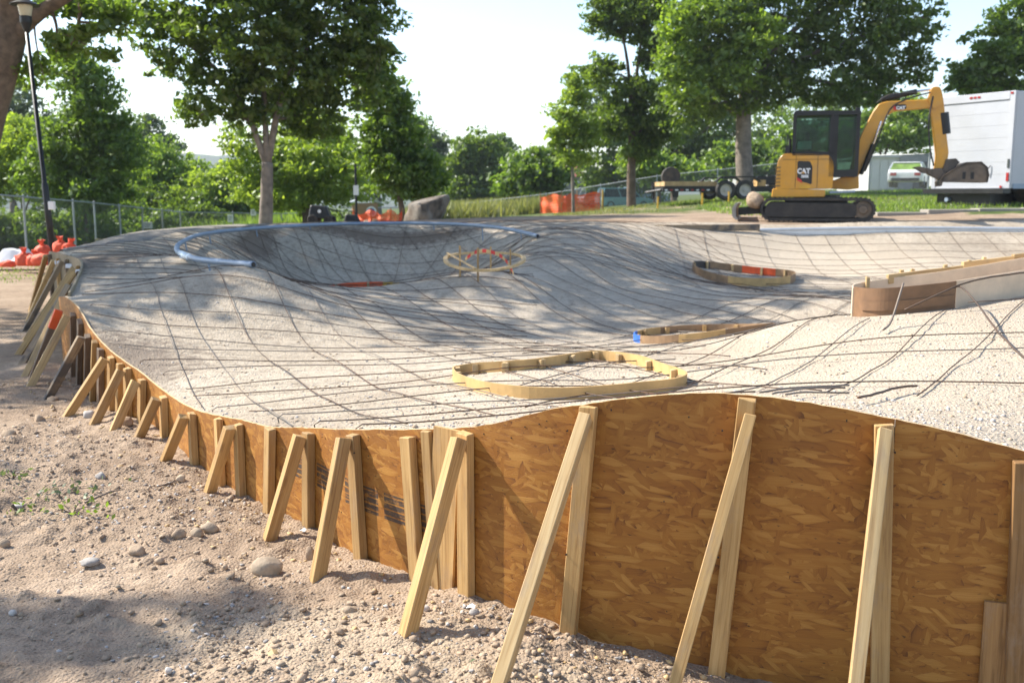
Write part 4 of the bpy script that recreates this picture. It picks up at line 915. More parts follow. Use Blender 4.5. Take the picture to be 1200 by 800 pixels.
tree("broad_tree", "tree outside the left edge whose shade reaches the near dirt", -13.4, 7.2, NL, .2, .12, 4200, L_MID, seed=6, clump=.3, trunk_top=5, z=0)

ptree("leafy_tree", "tall dark leafy tree with a forked trunk behind the coping pipe", 310, 31, [(215,45,0,62,50),(300,30,-1,70,60),(385,20,0,75,60),(330,90,.5,75,48),(250,112,-.5,45,34),(410,90,1,55,55),(230,135,0,22,22),(360,135,1.2,50,30),(300,-40,0,130,55),(440,40,0,30,55),(175,15,0,35,22),(420,-30,0,60,40),(295,140,0,30,22)], .215, .20, 24000, L_DARK, bark=M_BARKG, trunk_top=2.1, seed=11, clump=.55, lean=(.12, 0))
ptree("light_tree", "yellow green tree close behind the forked trunk tree", 358, 42, [(300,200,0,42,34),(350,195,0,48,50),(400,205,0,36,40),(285,165,0,26,22),(370,160,2,40,36),(335,230,0,60,18)], .18, .2, 11000, L_YEL, seed=12, trunk_top=2, clump=.7)
ptree("dense_tree", "mid green pyramid shaped tree with a thin trunk left of the boulder", 468, 36, [(484,220,0,30,18),(462,195,0,50,30),(458,160,0,44,30),(450,125,0,36,28),(440,95,0,26,26),(500,200,0,24,28)], .12, .18, 11000, L_MID, seed=13, trunk_top=1.2, clump=.5)
ptree("bushy_tree", "dark bushy tree standing beyond the chain link fence behind the lamp", 95, 40, [(95,90,0,40,26),(110,130,0,44,34),(85,165,0,46,36),(130,185,0,42,32),(60,200,0,40,40),(110,225,0,50,30),(85,60,0,22,20),(140,150,1,20,16)], .22, .2, 12000, L_MID, seed=14, clump=.7, trunk_top=1.5)
ptree("bright_shrub", "bright yellow green bush low behind the left fence", 25, 42, [(20,185,0,40,34),(50,215,0,36,30),(-20,200,0,40,40),(15,150,1,30,18)], .1, .18, 8000, L_YEL, seed=15, clump=.6, cat="shrub")
ptree("grey_tree", "grey green tree far behind the corner trunk", 15, 75, [(10,115,0,32,28),(35,140,0,22,26),(-20,130,0,30,40),(20,170,0,40,40)], .3, .3, 5000, L_GREY, seed=16, clump=1.1)
ptree("light_shrub", "light green rounded bush behind the fence corner", 200, 58, [(195,205,0,44,30),(160,220,0,36,30),(225,215,0,40,28),(190,180,0,26,20),(150,200,0,24,34)], .14, .22, 9000, L_LIGHT, seed=17, clump=.8, cat="shrub")
ptree("light_shrub", "sunny bush right of the rounded one, below the far hill", 265, 56, [(255,225,0,40,24),(290,232,0,36,20),(270,205,0,20,16)], .12, .22, 6000, L_YEL, seed=18, clump=.7, cat="shrub")
ptree("round_tree", "small round tree top rising above the bushes below open sky", 172, 80, [(178,150,0,18,18),(165,165,0,22,18),(190,170,0,22,16),(175,195,0,40,25)], .25, .34, 4500, L_GREY, seed=19, clump=1.0)
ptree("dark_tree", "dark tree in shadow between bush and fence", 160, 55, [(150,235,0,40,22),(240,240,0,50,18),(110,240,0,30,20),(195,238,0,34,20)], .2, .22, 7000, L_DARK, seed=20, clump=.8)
for k, (u, d, m, lab) in enumerate(((-15, 34, L_DARK, "dark shrub behind the fence at the far left edge"), (45, 38, L_DARK, "shady shrub behind the fence by the lamp"), (105, 43, L_MID, "leafy shrub behind the fence right of the lamp"), (160, 48, L_DARK, "dark shrub behind the hung notice"), (225, 52, L_DARK, "dark low shrub behind the fence corner"), (300, 55, L_MID, "low green shrub behind the forked trunk"))):
    v0 = 268-.05*max(u, 0); ptree("fence_shrub", lab, u, d, [(u,v0,0,34,26),(u-28,v0+8,0,30,24),(u+28,v0+6,0,30,22),(u,v0+18,0,46,14)], .07, .17, 5200, m, seed=80+k, clump=.45, group="shrubs behind the left fence", cat="shrub")
for k, (u, d, lobes, m, lab) in enumerate([
 (520, 95, [(512,200,0,26,36),(525,225,0,30,26),(505,170,0,16,18)], L_GREY, "pale green tree at the left of the far tree line"),
 (560, 90, [(545,185,0,24,26),(560,175,0,24,22),(575,200,0,28,34),(550,220,0,36,24)], L_DARK, "dark round tree in the middle of the far tree line"),
 (590, 100, [(583,178,0,22,24),(600,205,0,22,28),(585,225,0,30,22)], L_DARK, "dark tree behind the bright green one in the far line"),
 (485, 100, [(490,165,0,20,30),(480,200,0,26,36)], L_MID, "tree behind the pyramid shaped one in the far line"),
 (625, 62, [(620,195,0,26,22),(640,205,0,30,26),(605,225,0,26,22),(635,235,0,34,18),(650,185,0,16,14)], L_MID, "bright mid green bush tree left of the orange barrier"),
 (720, 85, [(705,150,0,30,36),(735,180,0,36,36),(690,110,0,26,30),(760,200,0,34,30),(700,200,0,34,26)], L_DARK, "dark tree behind the slender young tree"),
 (790, 75, [(800,120,0,36,44),(780,170,0,40,36),(820,185,0,40,30),(840,140,0,30,40)], L_DARK, "deep green tree behind the flatbed trailer"),
 (905, 70, [(900,185,0,40,22),(860,190,0,34,24),(930,170,0,30,26)], L_MID, "leafy bush behind the excavator cab"),
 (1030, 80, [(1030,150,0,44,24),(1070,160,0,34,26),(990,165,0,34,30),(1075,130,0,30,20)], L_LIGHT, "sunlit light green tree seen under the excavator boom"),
 (770, 62, [(775,200,0,30,16),(750,190,0,24,20),(800,205,0,26,12)], L_LIGHT, "light green bush beside the trailer"),
 (845, 110, [(850,160,0,60,50),(940,150,0,60,50),(1020,140,0,60,50)], L_DARK, "dark mass of tree far behind the right side"),
 (445, 120, [(440,205,0,50,40),(390,200,0,50,45),(330,205,0,50,40)], L_MID, "far green tree closing the gap behind the left trees"),
 (90, 110, [(60,190,0,60,50),(120,200,0,60,40),(0,190,0,50,50)], L_DARK, "far dark tree behind the left fence"),
 (660, 130, [(650,215,0,50,22),(700,215,0,40,22),(600,222,0,50,18)], L_DARK, "far low tree behind the red roofed house"),
]):
    ptree("background_tree", lab, u, d, lobes, .25, .2+.0022*d, 6000, m, seed=40+k, clump=.35+.009*d, group="background trees")
ptree("young_tree", "slender light green young tree behind the orange barrier", 672, 43.5, [(672,110,0,18,22),(668,140,0,26,22),(680,165,0,28,20),(655,160,0,18,20),(672,185,0,26,12),(695,150,0,14,16),(672,90,0,10,14)], .075, .2, 3600, L_YEL, seed=60, bark=M_BARKG, clump=.5, trunk_top=4.5, fill=.1)
ptree("open_tree", "tall open tree with a straight dark trunk beside the parked cars", 740, 46, [(740,20,0,44,30),(705,85,0,24,22),(770,60,0,30,30),(745,110,0,40,22),(720,140,0,34,22),(765,150,0,34,28),(745,180,0,26,12),(720,0,0,30,24),(760,0,0,30,30),(700,25,0,16,14)], .22, .22, 12500, L_DARK, seed=61, clump=.6, trunk_top=3.4, fill=.2)
ptree("huge_tree", "huge spreading tree behind trailer and excavator, sunlit left edge put in by paler leaves", 874, 41, [(840,30,-1,60,55),(920,20,0,70,60),(1000,30,0,65,55),(870,95,0,70,40),(960,95,0,60,40),(1040,60,0,50,45),(1085,20,0,30,30),(810,80,-1,36,34),(800,125,-.5,30,26),(1010,110,0,44,24),(900,-50,0,130,50),(1030,-30,0,70,50),(1070,85,0,26,24),(850,130,0,34,20)], .36, .21, 30000, L_DARK, bark=M_BARKG, seed=62, clump=.65, trunk_top=3.6, lean=(-.2, 0), extra=([(800,40,-2.2,32,34),(790,75,-2.2,22,24),(815,100,-2.2,26,22),(830,20,-2.4,34,24),(860,75,-2.4,26,34),(890,40,-3,30,26),(805,120,-1.5,24,16)], 9000, L_LIGHT))  # extra crown of lighter leaves paints the sunlit left side
ptree("maple_tree", "broad tree leaning in at the top right above the white truck", 1210, 40, [(1180,60,0,46,34),(1150,90,0,34,20),(1190,20,0,30,24),(1230,40,0,50,50),(1130,95,0,24,14),(1170,105,0,40,16)], .25, .22, 9000, L_MID, seed=64, clump=.6, trunk_top=4)
# dead twigs in the huge tree
# ------------------------------------------------------------------ grass and weeds
def grass(name, n, region, h, mat, seed, label, w=.02):
    r = np.random.default_rng(seed); x, y = region(r, n); z = ground_z(x, y); n = len(x); a = r.random(n)*6.28; hh = h*r.uniform(.4, 1.2, n); l = r.normal(size=(n, 2))*.35*hh[:, None]
    dx, dy = np.cos(a)*w, np.sin(a)*w; V = np.stack([np.c_[x-dx, y-dy, z-.02], np.c_[x+dx, y+dy, z-.02], np.c_[x+l[:, 0], y+l[:, 1], z+hh]], 1).reshape(-1, 3)
    o = npmesh(name, V, np.arange(3*n).reshape(n, 3), mat, kind="stuff"); o["label"] = label
def reg(x0, x1, y0, y1, s=0, th=.0):
    def f(r, n):
        x = r.uniform(x0, x1, n); y = r.uniform(y0, y1, n); k = r.random(n) < np.clip(.5+fbm(x*.5, y*.5, 4, 90+s)*3-th, .02, 1); k &= ~in_poly(x, y, POLY); return x[k], y[k]
    return f
grass("grass", 26000, reg(6, 22, 26.5, 42, 1), .12, L_LIGHT, 71, "patchy mown grass behind the excavator")
grass("grass", 16000, reg(2, 14, 32, 52, 2, .25), .11, L_DRY, 72, "thin dry grass around the trailer")
grass("weeds", 16000, reg(-6, 2.5, 54, 66, 3), .95, L_DRY, 73, "tall pale weeds behind the middle fence", .05)
grass("weeds", 9000, reg(-16, -10, 48, 60, 4), 1.1, L_LIGHT, 74, "tall green weeds behind the fence corner", .05)
grass("grass", 3000, reg(-13, -7, 19, 30, 5, .1), .05, L_MID, 75, "sparse grass by the sandbags")

# ------------------------------------------------------------------ chain link fences
def fence(label, pts, h, step, group="chain link fences"):
    pts = [Vector((x, y, gz(x, y) if z is None else z)) for x, y, z in pts]; org = tuple(pts[0]); t = thing("chain_link_fence", label, "fence", org, group)
    wire = MB()
    for A, B in zip(pts[:-1], pts[1:]):
        L = Vector((B.x-A.x, B.y-A.y, 0)).length; n = max(1, round(L/step)); up = Vector((0, 0, 1))
        for k in range(n+1):
            if k == n and B is not pts[-1]: continue
            p = A.lerp(B, k/n); q = MB(); q.tube([p-up*.2, p+up*h], .036, 6); q.build("post", M_GALVF, t, org)
            q = MB(); q.lathe([(.0, .06), (.03, .04), (.034, 0)], tuple(p+up*h), 6); q.build("post_cap", M_GALVF, t, org)
        q = MB(); q.tube([A+up*(h-.02), B+up*(h-.02)], .028, 6); q.build("top_rail", M_GALVF, t, org)
        d = (B-A)/L; p = .075; m = int(L/p); nrm = Vector((-d.y, d.x, 0)).normalized()*.0022; H = h-.08
        for s in (1, -1):
            for k in range(-int(H/p)-1, m+1):
                a0, a1 = k*p, k*p+H
                lo, hi = max(0, a0), min(L, a1)
                if hi-lo < .05: continue
                z0, z1 = lo-a0, hi-a0
                if s < 0: z0, z1 = H-z0, H-z1
                P0 = A+d*lo+up*(.04+z0); P1 = A+d*hi+up*(.04+z1); w = up*.0028
                wire.add([P0-w, P0+w, P1+w, P1-w], [(0, 1, 2, 3)])
    wire.build("wire_mesh", M_GALVF, t, org, kind="stuff"); return t
def fz(u, vtop, d, h): p = W(u, vtop, d); return (p.x, p.y, p.z-h)
fence("tall chain link fence receding along the left side behind the sandbags", [fz(-70, 222, 27, 1.8), fz(27, 230, 31, 1.8), fz(110, 237, 36.5, 1.8), fz(211, 248, 45.5, 1.8)], 1.8, 2.1)
fence("chain link fence section running from the left corner to the trees", [fz(211, 248, 45.6, 1.8), fz(330, 250, 49, 1.8), fz(430, 246, 52, 1.8)], 1.8, 2.6)
fence("chain link fence rising across the middle behind boulder and barrier", [fz(440, 242, 60, 1.6), fz(520, 240, 60, 1.6), fz(640, 228, 58, 1.5), fz(770, 207, 56, 1.5), fz(915, 192, 54, 1.5)], 1.55, 3.0)
fence("short chain link fence by the grey building under the boom", [fz(1020, 182, 44, 1.6), fz(1090, 180, 42, 1.6)], 1.6, 2.6)
def sign(label, u, v, d, w, h, pole=None, name="sign", mat=M_WHITEP):
    p = W(u, v, d); t = thing(name, label, "sign", tuple(p)); q = MB(); q.box((-w/2, -.01, -h/2), (w/2, .01, h/2)); q.build("board", mat, t, bevel=.004)
    q = MB()
    for k in range(3): q.box((-w*.36, -.013, h*.22-k*h*.22-.01), (w*(.36-.1*k), -.0105, h*.22-k*h*.22+.02))
    q.build("lettering", plain("faded_print", (.25, .27, .3), .6), t)
    return t
sign("white notice hung on the left fence near its corner", 173, 264, 42, .40, .27); sign("small white tag low on the left fence", 134, 281, 37.6, .16, .22)
sign("pale board standing at the path edge by the fence", 115, 285, 34, .2, .3, mat=M_PLY); sign("small white plate on the fence beside the forked tree", 270, 256, 46.5, .25, .35)
sign("little white plate on the fence left of the forked trunk", 297, 249, 47, .25, .3)

# ------------------------------------------------------------------ lamp post
p = W(63, 300, 24.0); zb = gz(p.x, p.y); lo = (p.x, p.y, zb)
lamp = thing("street_lamp", "black lamp post with a wide flat cap at the left", "street lamp", lo)
tp_ = W(31, 33, 24.0); q = MB(); ax = tp_-Vector(lo)
q.tube([Vector(lo)-ax*.03, Vector(lo)+ax*.36, Vector(lo)+ax*.365, tp_], [.085, .075, .055, .045], 10); q.build("pole", M_BLACK, lamp, lo, smooth=True)
q = MB(); q.lathe([(.05, -.1), (.13, .12), (.13, .26), (.1, .27)], tuple(tp_), 14); q.build("collar", M_BLACK, lamp, lo)
q = MB(); q.lathe([(.12, .27), (.165, .50), (.16, .51)], tuple(tp_), 14); q.build("lens", plain("frosted_lens", (.55, .5, .36), .3, 0, .1), lamp, lo)
q = MB(); q.lathe([(.32, .505), (.33, .525), (.12, .63), (.05, .66), (.045, .72), (.0, .76)], tuple(tp_), 18); q.build("cap", M_BLACK, lamp, lo)
pp = Vector(lo)+ax*.265; q = MB(); q.box((pp.x+.06, pp.y-.1, pp.z-.08), (pp.x+.2, pp.y+.0, pp.z+.12)); q.build("bracket", M_WHITEP, lamp, lo, bevel=.01)

# ------------------------------------------------------------------ sandbags
def bag(u, v, d, sx, sz, seed, label, knot=True):
    p = W(u, v, d); zb = gz(p.x, p.y); 
    t = thing("sandbag", label, "sandbag", (p.x, p.y, max(zb, p.z)), "orange sandbags")
    vv = IV3.copy(); n_ = fbm(vv[:, 0]*2+seed, vv[:, 1]*2+vv[:, 2]*1.5, 3, seed); vv = vv*(1+.6*n_+.45*fbm(vv[:, 0]*7+seed, vv[:, 2]*6+vv[:, 1]*4, 2, seed+9))[:, None]; vv[:, 2] = np.sign(vv[:, 2])*np.abs(vv[:, 2])**.75; vv[:, 2] = np.maximum(vv[:, 2], -.6)
    o = npmesh("bag", vv*np.array([sx*.88, sx*.62, sz*.92])+np.array([0, 0, sz*.6]), IF3, M_ORBAG, t, smooth=True)
    if knot:
        q = MB(); q.lathe([(.09, sz*1.2), (.04, sz*1.5), (.03, sz*1.6), (.055, sz*1.85), (.075, sz*2.1), (.0, sz*2.0)], (.02, 0, 0), 9); nv = len(q.v); q.v = [(x_+random.uniform(-.02, .02)+(z_-sz*1.2)*.25*math.sin(seed*2), y_+random.uniform(-.02, .02), z_+random.uniform(-.02, .02)) for x_, y_, z_ in q.v]; q.build("tied_neck", M_ORBAG, t)
bag(10, 313, 22.8, .2, .10, 1, "flat sandbag at the left end of the pile", False); bag(29, 312, 22.5, .24, .20, 2, "upright sandbag with a tall tied neck left of the lamp"); bag(41, 312, 22.3, .2, .17, 3, "sandbag in the middle of the pile"); bag(51, 311, 22.1, .3, .17, 4, "plump sandbag leaning by the lamp base", False)
bag(50, 303, 22.6, .2, .2, 5, "sandbag standing behind the plump one"); bag(71, 296, 22.0, .18, .17, 6, "sandbag just right of the lamp post"); bag(82, 297, 21.5, .18, .15, 7, "sandbag at the right end of the pile"); bag(92, 300, 21.0, .3, .07, 8, "flat orange bag lying by the path edge", False)
p = W(10, 310, 23.6); q = MB(); r = np.random.default_rng(2); nx_ = 9; G_ = [[(p.x-.9+.2*i, p.y-.4+.2*j, gz(p.x, p.y)+.12+.14*r.random()+(.25 if 3 < i < 7 and j > 1 else 0)) for i in range(nx_)] for j in range(5)]
q.add([v for row in G_ for v in row], [(j*nx_+i, j*nx_+i+1, (j+1)*nx_+i+1, (j+1)*nx_+i) for j in range(4) for i in range(nx_-1)]); o = q.build("plastic_sheet", M_WHITEP); tag(o, "crumpled white plastic sheet behind the sandbags", "sheet")

# ------------------------------------------------------------------ shed, boulder, barriers, equipment behind the left bowl
x, y = at(427, 52); sz_ = W(427, 262, 52).z; shed = thing("shed", "small tan shed with grey roof and a round blue sign", "shed", (x, y, sz_), rotz=.25)
M_TAN = plain("tan_siding", (.33, .2, .11), .8, 0, .15); M_GREY = plain("grey_metal_roof", (.42, .44, .45), .5, .2, .1)
q = MB(); q.box((-.62, -.5, 0), (.62, .5, 1.05)); q.build("wall", M_TAN, shed)
q = MB(); q.prism_y([(-.85, 1.02), (0, 1.32), (.85, 1.02), (.85, 1.08), (0, 1.4), (-.85, 1.08)], -.6, .6); q.build("roof", M_GREY, shed)
for k in range(5):
    q = MB(); q.box((-.62, -.512, .06+k*.2), (.62, -.5, .22+k*.2)); q.build("siding_board", M_TAN, shed)
q = MB(); q.lathe([(.27, -.52), (.27, -.53)], (.28, 0, .62), 18, axis='y'); q.lathe([(.19, -.5305), (.19, -.534)], (.28, 0, .62), 16, 1, 'y'); q.build("round_sign", [M_WHITEP, plain("sign_blue", (.08, .16, .36), .5)], shed)
p = W(500, 261, 33); v = rockmesh(.84, .65, .6, 77, .5); v[:, 2] += v[:, 0]*.33; v *= (1+.10*fbm(v[:, 0]*5, v[:, 2]*5+v[:, 1]*3, 3, 5))[:, None]; o = npmesh("boulder", v, IF3, M_BOULDER); o.location = (p.x, p.y, p.z+.3); tag(o, "big slanted grey brown boulder behind the far coping", "boulder")
def net(label, pts, h, sag, seed, stakes=True, name="safety_barrier"):
    """orange plastic netting: woven strands with gaps"""
    r = np.random.default_rng(seed); P = [Vector(p) for p in pts]; org = tuple(P[0]); t = thing(name, label, "barrier", org, "orange barriers"); C = catmull([tuple(p) for p in P], 14)
    m = MB(); rows = 9; n = len(C); ph = r.random()*6
    def pt(i, j): 
        f = j/(rows-1); x, y, z = C[i]; w = math.sin(i*.9+ph)*.05+math.sin(i*.37+j)*.04; return Vector((x+w*.3, y+w, z+h*f*(1-sag*(.5+.5*math.sin(i*.45+ph)))))
    for j in range(rows-1):
        for i in range(n-1):
            a, b_, c, d = pt(i, j), pt(i+1, j), pt(i+1, j+1), pt(i, j+1); k = .84; m_ = (a+b_+c+d)/4
            u = .25
            m.add([a, b_, b_.lerp(c, u*2.2), a.lerp(d, u*2.2)], [(0, 1, 2, 3)]); m.add([a, a.lerp(b_, u), d.lerp(c, u), d], [(0, 1, 2, 3)])
            m.add([a.lerp(b_, .5), a.lerp(b_, .5+u), d.lerp(c, .5+u), d.lerp(c, .5)], [(0, 1, 2, 3)])
    m.build("netting", M_ORNET, t, org)
    if stakes:
        for p in P: beam("stake", p+Vector((0, .03, -.1)), p+Vector((0, .03, h*1.12)), .045, .03, M_WOOD, t, org)
net("orange safety netting around the slender young tree", [W(633, 250, 46.5), W(658, 249, 45.6), W(676, 248, 45.8), W(703, 246, 46.2)], .86, .14, 3)
net("slumped orange netting around the pyramid tree left of the boulder", [W(414, 262, 35), W(435, 262, 34.5), W(458, 262, 34.3), W(472, 262, 34.6)], .48, .35, 5)
p = W(445, 262, 34.8); o = rock(p.x, p.y, p.z-.1, (.55, .4, .22), 88, M_STONE[0], "low heap of tan dirt behind the slumped netting", "dirt heap", "dirt_heap")
# black equipment and sign post
def wheel(parent, x, y, z, r, w, tyre=M_RUBBER, rim=M_WHITEP, name="wheel", org=(0, 0, 0)):
    q = MB(); q.lathe([(r*.62, -w/2), (r*.9, -w/2), (r, -w*.32), (r, w*.32), (r*.9, w/2), (r*.62, w/2), (r*.5, 0), (r*.62, -w/2)], (x, y, z), 22, axis='y', cap=False); wo = q.build(name, tyre, parent, org, smooth=False)
    q = MB(); [q.lathe([(r*.64, sg*w*.44), (r*.57, sg*w*.42), (r*.52, sg*w*.2), (r*.2, sg*w*.2), (r*.16, sg*w*.42), (.01, sg*w*.42)], (x, y, z), 18, axis='y', cap=False) for sg in (-1, 1)]; q.build("rim", rim, wo); return wo
p = W(376, 263, 32); eq = thing("compressor_cart", "black wheeled machine parked behind the coping near the yellow green tree", "machine", tuple(p))
q = MB(); q.hexa([(-.36, -.3, .18), (.36, -.3, .18), (.36, .3, .18), (-.36, .3, .18)], [(-.28, -.25, .62), (.22, -.25, .58), (.22, .25, .58), (-.28, .25, .62)]); q.build("body", M_BLACK, eq, bevel=.04)
for s in (-1, 1): wheel(eq, -.2, s*.33, .16, .16, .1, rim=M_BLACK); wheel(eq, .3, s*.33, .14, .14, .1, rim=M_BLACK)
q = MB(); q.lathe([(.055, -.28), (.055, -.31)], (.02, 0, .42), 12, axis='y'); q.build("badge", M_WHITEP, eq)
q = MB(); q.tube([(.3, -.15, .5), (.62, -.15, .42), (.75, -.15, .2)], .02, 6); q.build("tow_bar", M_BLACK, eq)
p = W(413, 263, 32.5); eq2 = thing("tool_case", "low black lump of gear under the sign post", "equipment", tuple(p)); q = MB(); q.hexa([(-.28, -.2, 0), (.28, -.2, 0), (.28, .2, 0), (-.28, .2, 0)], [(-.2, -.15, .34), (.16, -.15, .3), (.16, .15, .3), (-.2, .15, .34)]); q.build("case", M_BLACK, eq2, bevel=.04); q = MB(); q.tube([(-.12, 0, .32), (-.1, 0, .42), (.08, 0, .42), (.1, 0, .3)], .015, 6); q.build("handle", M_RUBBER, eq2)
p = W(418, 262, 34); sp_ = thing("sign_post", "thin dark post with a small white notice, behind the left coping", "sign", tuple(p)); q = MB(); q.tube([(0, 0, -.1), (0, 0, 2.0)], .04, 8); q.build("post", M_BLACK, sp_); q = MB(); q.box((-.08, -.06, .95), (.1, -.045, 1.28)); q.build("notice", M_WHITEP, sp_)
p = W(706, 247, 45.8); o = MB().tube([(0, 0, -.1), (0, 0, .95)], .05, 7).build("bollard", plain("faded_yellow_post", (.42, .27, .06), .7)); o.location = tuple(p); tag(o, "thin yellowish post at the right end of the orange netting", "post")
p = W(597, 258, 31); o = MB().hexa([(-.16, -.06, 0), (.16, -.06, 0), (.16, .06, 0), (-.16, .06, 0)], [(-.1, -.03, .05), (.14, -.03, .08), (.14, .03, .08), (-.1, .03, .05)]).build("scrap", M_YELLOWP); o.location = tuple(p); tag(o, "yellow scrap on the bare earth right of the boulder", "litter")

# ------------------------------------------------------------------ trailer
x, y = at(828, 38); zt_ = W(850, 234.5, 37).z; tr = thing("flatbed_trailer", "black flatbed trailer with wooden deck and two wheels each side", "trailer", (x, y, zt_), rotz=.07)
M_RIM = plain('dusty_rim', (.45, .42, .38), .5, .3, .15, 6, .05)
def TX(u): return (u-828)/30.7
def TZ(v): return (234.5-v)/30.7
q = MB(); q.box((TX(770), -1.0, TZ(225)), (TX(905), -.92, TZ(219))); q.box((TX(770), .92, TZ(225)), (TX(905), 1.0, TZ(219))); q.box((TX(770), -.92, TZ(224)), (TX(773), .92, TZ(219.5)))
for k in range(8): q.box((TX(776+k*16), -.92, TZ(224)), (TX(777.5+k*16), .92, TZ(220)))
q.build("frame", M_BLACK, tr)
for k in range(9):
    q = MB(); q.box((TX(772), -.95+k*.213, TZ(219)+.003), (TX(832), -.95+k*.213+.2, TZ(214)+random.uniform(-.01, .01))); q.build("deck_plank", M_WOODP, tr)
for u in (840, 862):
    wheel(tr, TX(u), -1.12, .36, .36, .24, rim=M_RIM); wheel(tr, TX(u), 1.12, .36, .36, .24, rim=M_RIM)
for s in (-1, 1):
    q = MB(); y0, y1 = sorted((s*.98, s*1.27)); q.hexa([(TX(828), y0, TZ(214)), (TX(834), y0, TZ(208)), (TX(872), y0, TZ(208)), (TX(880), y0, TZ(214)), (TX(878.5), y0, TZ(214.5)), (TX(871), y0, TZ(209.5)), (TX(835), y0, TZ(209.5)), (TX(829.5), y0, TZ(214.5))], [(TX(828), y1, TZ(214)), (TX(834), y1, TZ(208)), (TX(872), y1, TZ(208)), (TX(880), y1, TZ(214)), (TX(878.5), y1, TZ(214.5)), (TX(871), y1, TZ(209.5)), (TX(835), y1, TZ(209.5)), (TX(829.5), y1, TZ(214.5))]); q.build("fender", M_BLACK, tr)
for k in range(9):
    q = MB(); q.box((TX(772+k*6), -1.006, TZ(224)), (TX(775+k*6), -1.001, TZ(222.6))); q.build("reflector", M_REDL if k % 2 else M_WHITEP, tr)
q = MB(); q.lathe([(.2, -.1), (.34, -.1), (.36, -.05), (.36, .05), (.34, .1), (.2, .1)], (TX(784), -.2, TZ(208)), 18, axis='y'); sp1 = q.build("spare_wheel", M_RUBBER, tr); q = MB(); q.lathe([(.21, -.08), (.1, -.05), (.02, -.05)], (TX(784), -.2, TZ(208)), 14, axis='y'); q.build("rim", M_BLACK, sp1)
q = MB(); q.tube([(TX(770), -.7, TZ(223)), (TX(757), 0, TZ(226)), (TX(770), .7, TZ(223))], .045, 6); q.tube([(TX(764), -.1, TZ(220)), (TX(764), -.1, TZ(216))], .05, 6); q.build("tongue", M_BLACK, tr)
q = MB(); q.tube([(TX(764), -.2, 0.02), (TX(764), -.2, TZ(214))], .05, 7); q.box((TX(782), -.95, .1), (TX(788), -.75, TZ(225))); q.build("jack", M_BLACK, tr)
q = MB(); q.hexa([(TX(880), -.9, TZ(224)), (TX(912), -.9, TZ(219)), (TX(912), .9, TZ(219)), (TX(880), .9, TZ(224))], [(TX(880), -.9, TZ(222)), (TX(912), -.9, TZ(217)), (TX(912), .9, TZ(217)), (TX(880), .9, TZ(222))]); q.build("dovetail", M_WOOD, tr)
q = MB(); q.box((TX(884), -.4, TZ(217)), (TX(910), .6, TZ(207.5))); q.build("folded_ramp", M_BLACK, tr, bevel=.02)
q = MB(); q.box((TX(878), -.95, TZ(219)), (TX(888), -.5, TZ(212))); q.build("timber_block", M_WOOD, tr)
for u in (771, 823, 854):
    p = W(u, 235, 36.2); beam_o = MB().tube([(0, 0, -.1), (0, 0, .42)], .035, 6).build("survey_stake", M_YELLOWP); beam_o.location = (p.x, p.y, gz(p.x, p.y)); tag(beam_o, {771: "yellow stake under the tongue end of the trailer", 823: "yellow stake left of the trailer wheels", 854: "yellow stake between the trailer wheels"}[u], "stake", "yellow stakes by the trailer")

def rpoly(P, r=.12, n=5):
    out = []; m = len(P)
    for i in range(m):
        p, a, b_ = Vector(P[i]), Vector(P[i-1]), Vector(P[(i+1) % m]); d1, d2 = (a-p), (b_-p); rr = min(r if not isinstance(r, list) else r[i], d1.length*.45, d2.length*.45); A, B = p+d1.normalized()*rr, p+d2.normalized()*rr
        for k in range(n+1): t = k/n; out.append(tuple((A*(1-t)**2+p*2*t*(1-t)+B*t*t)))
    return out
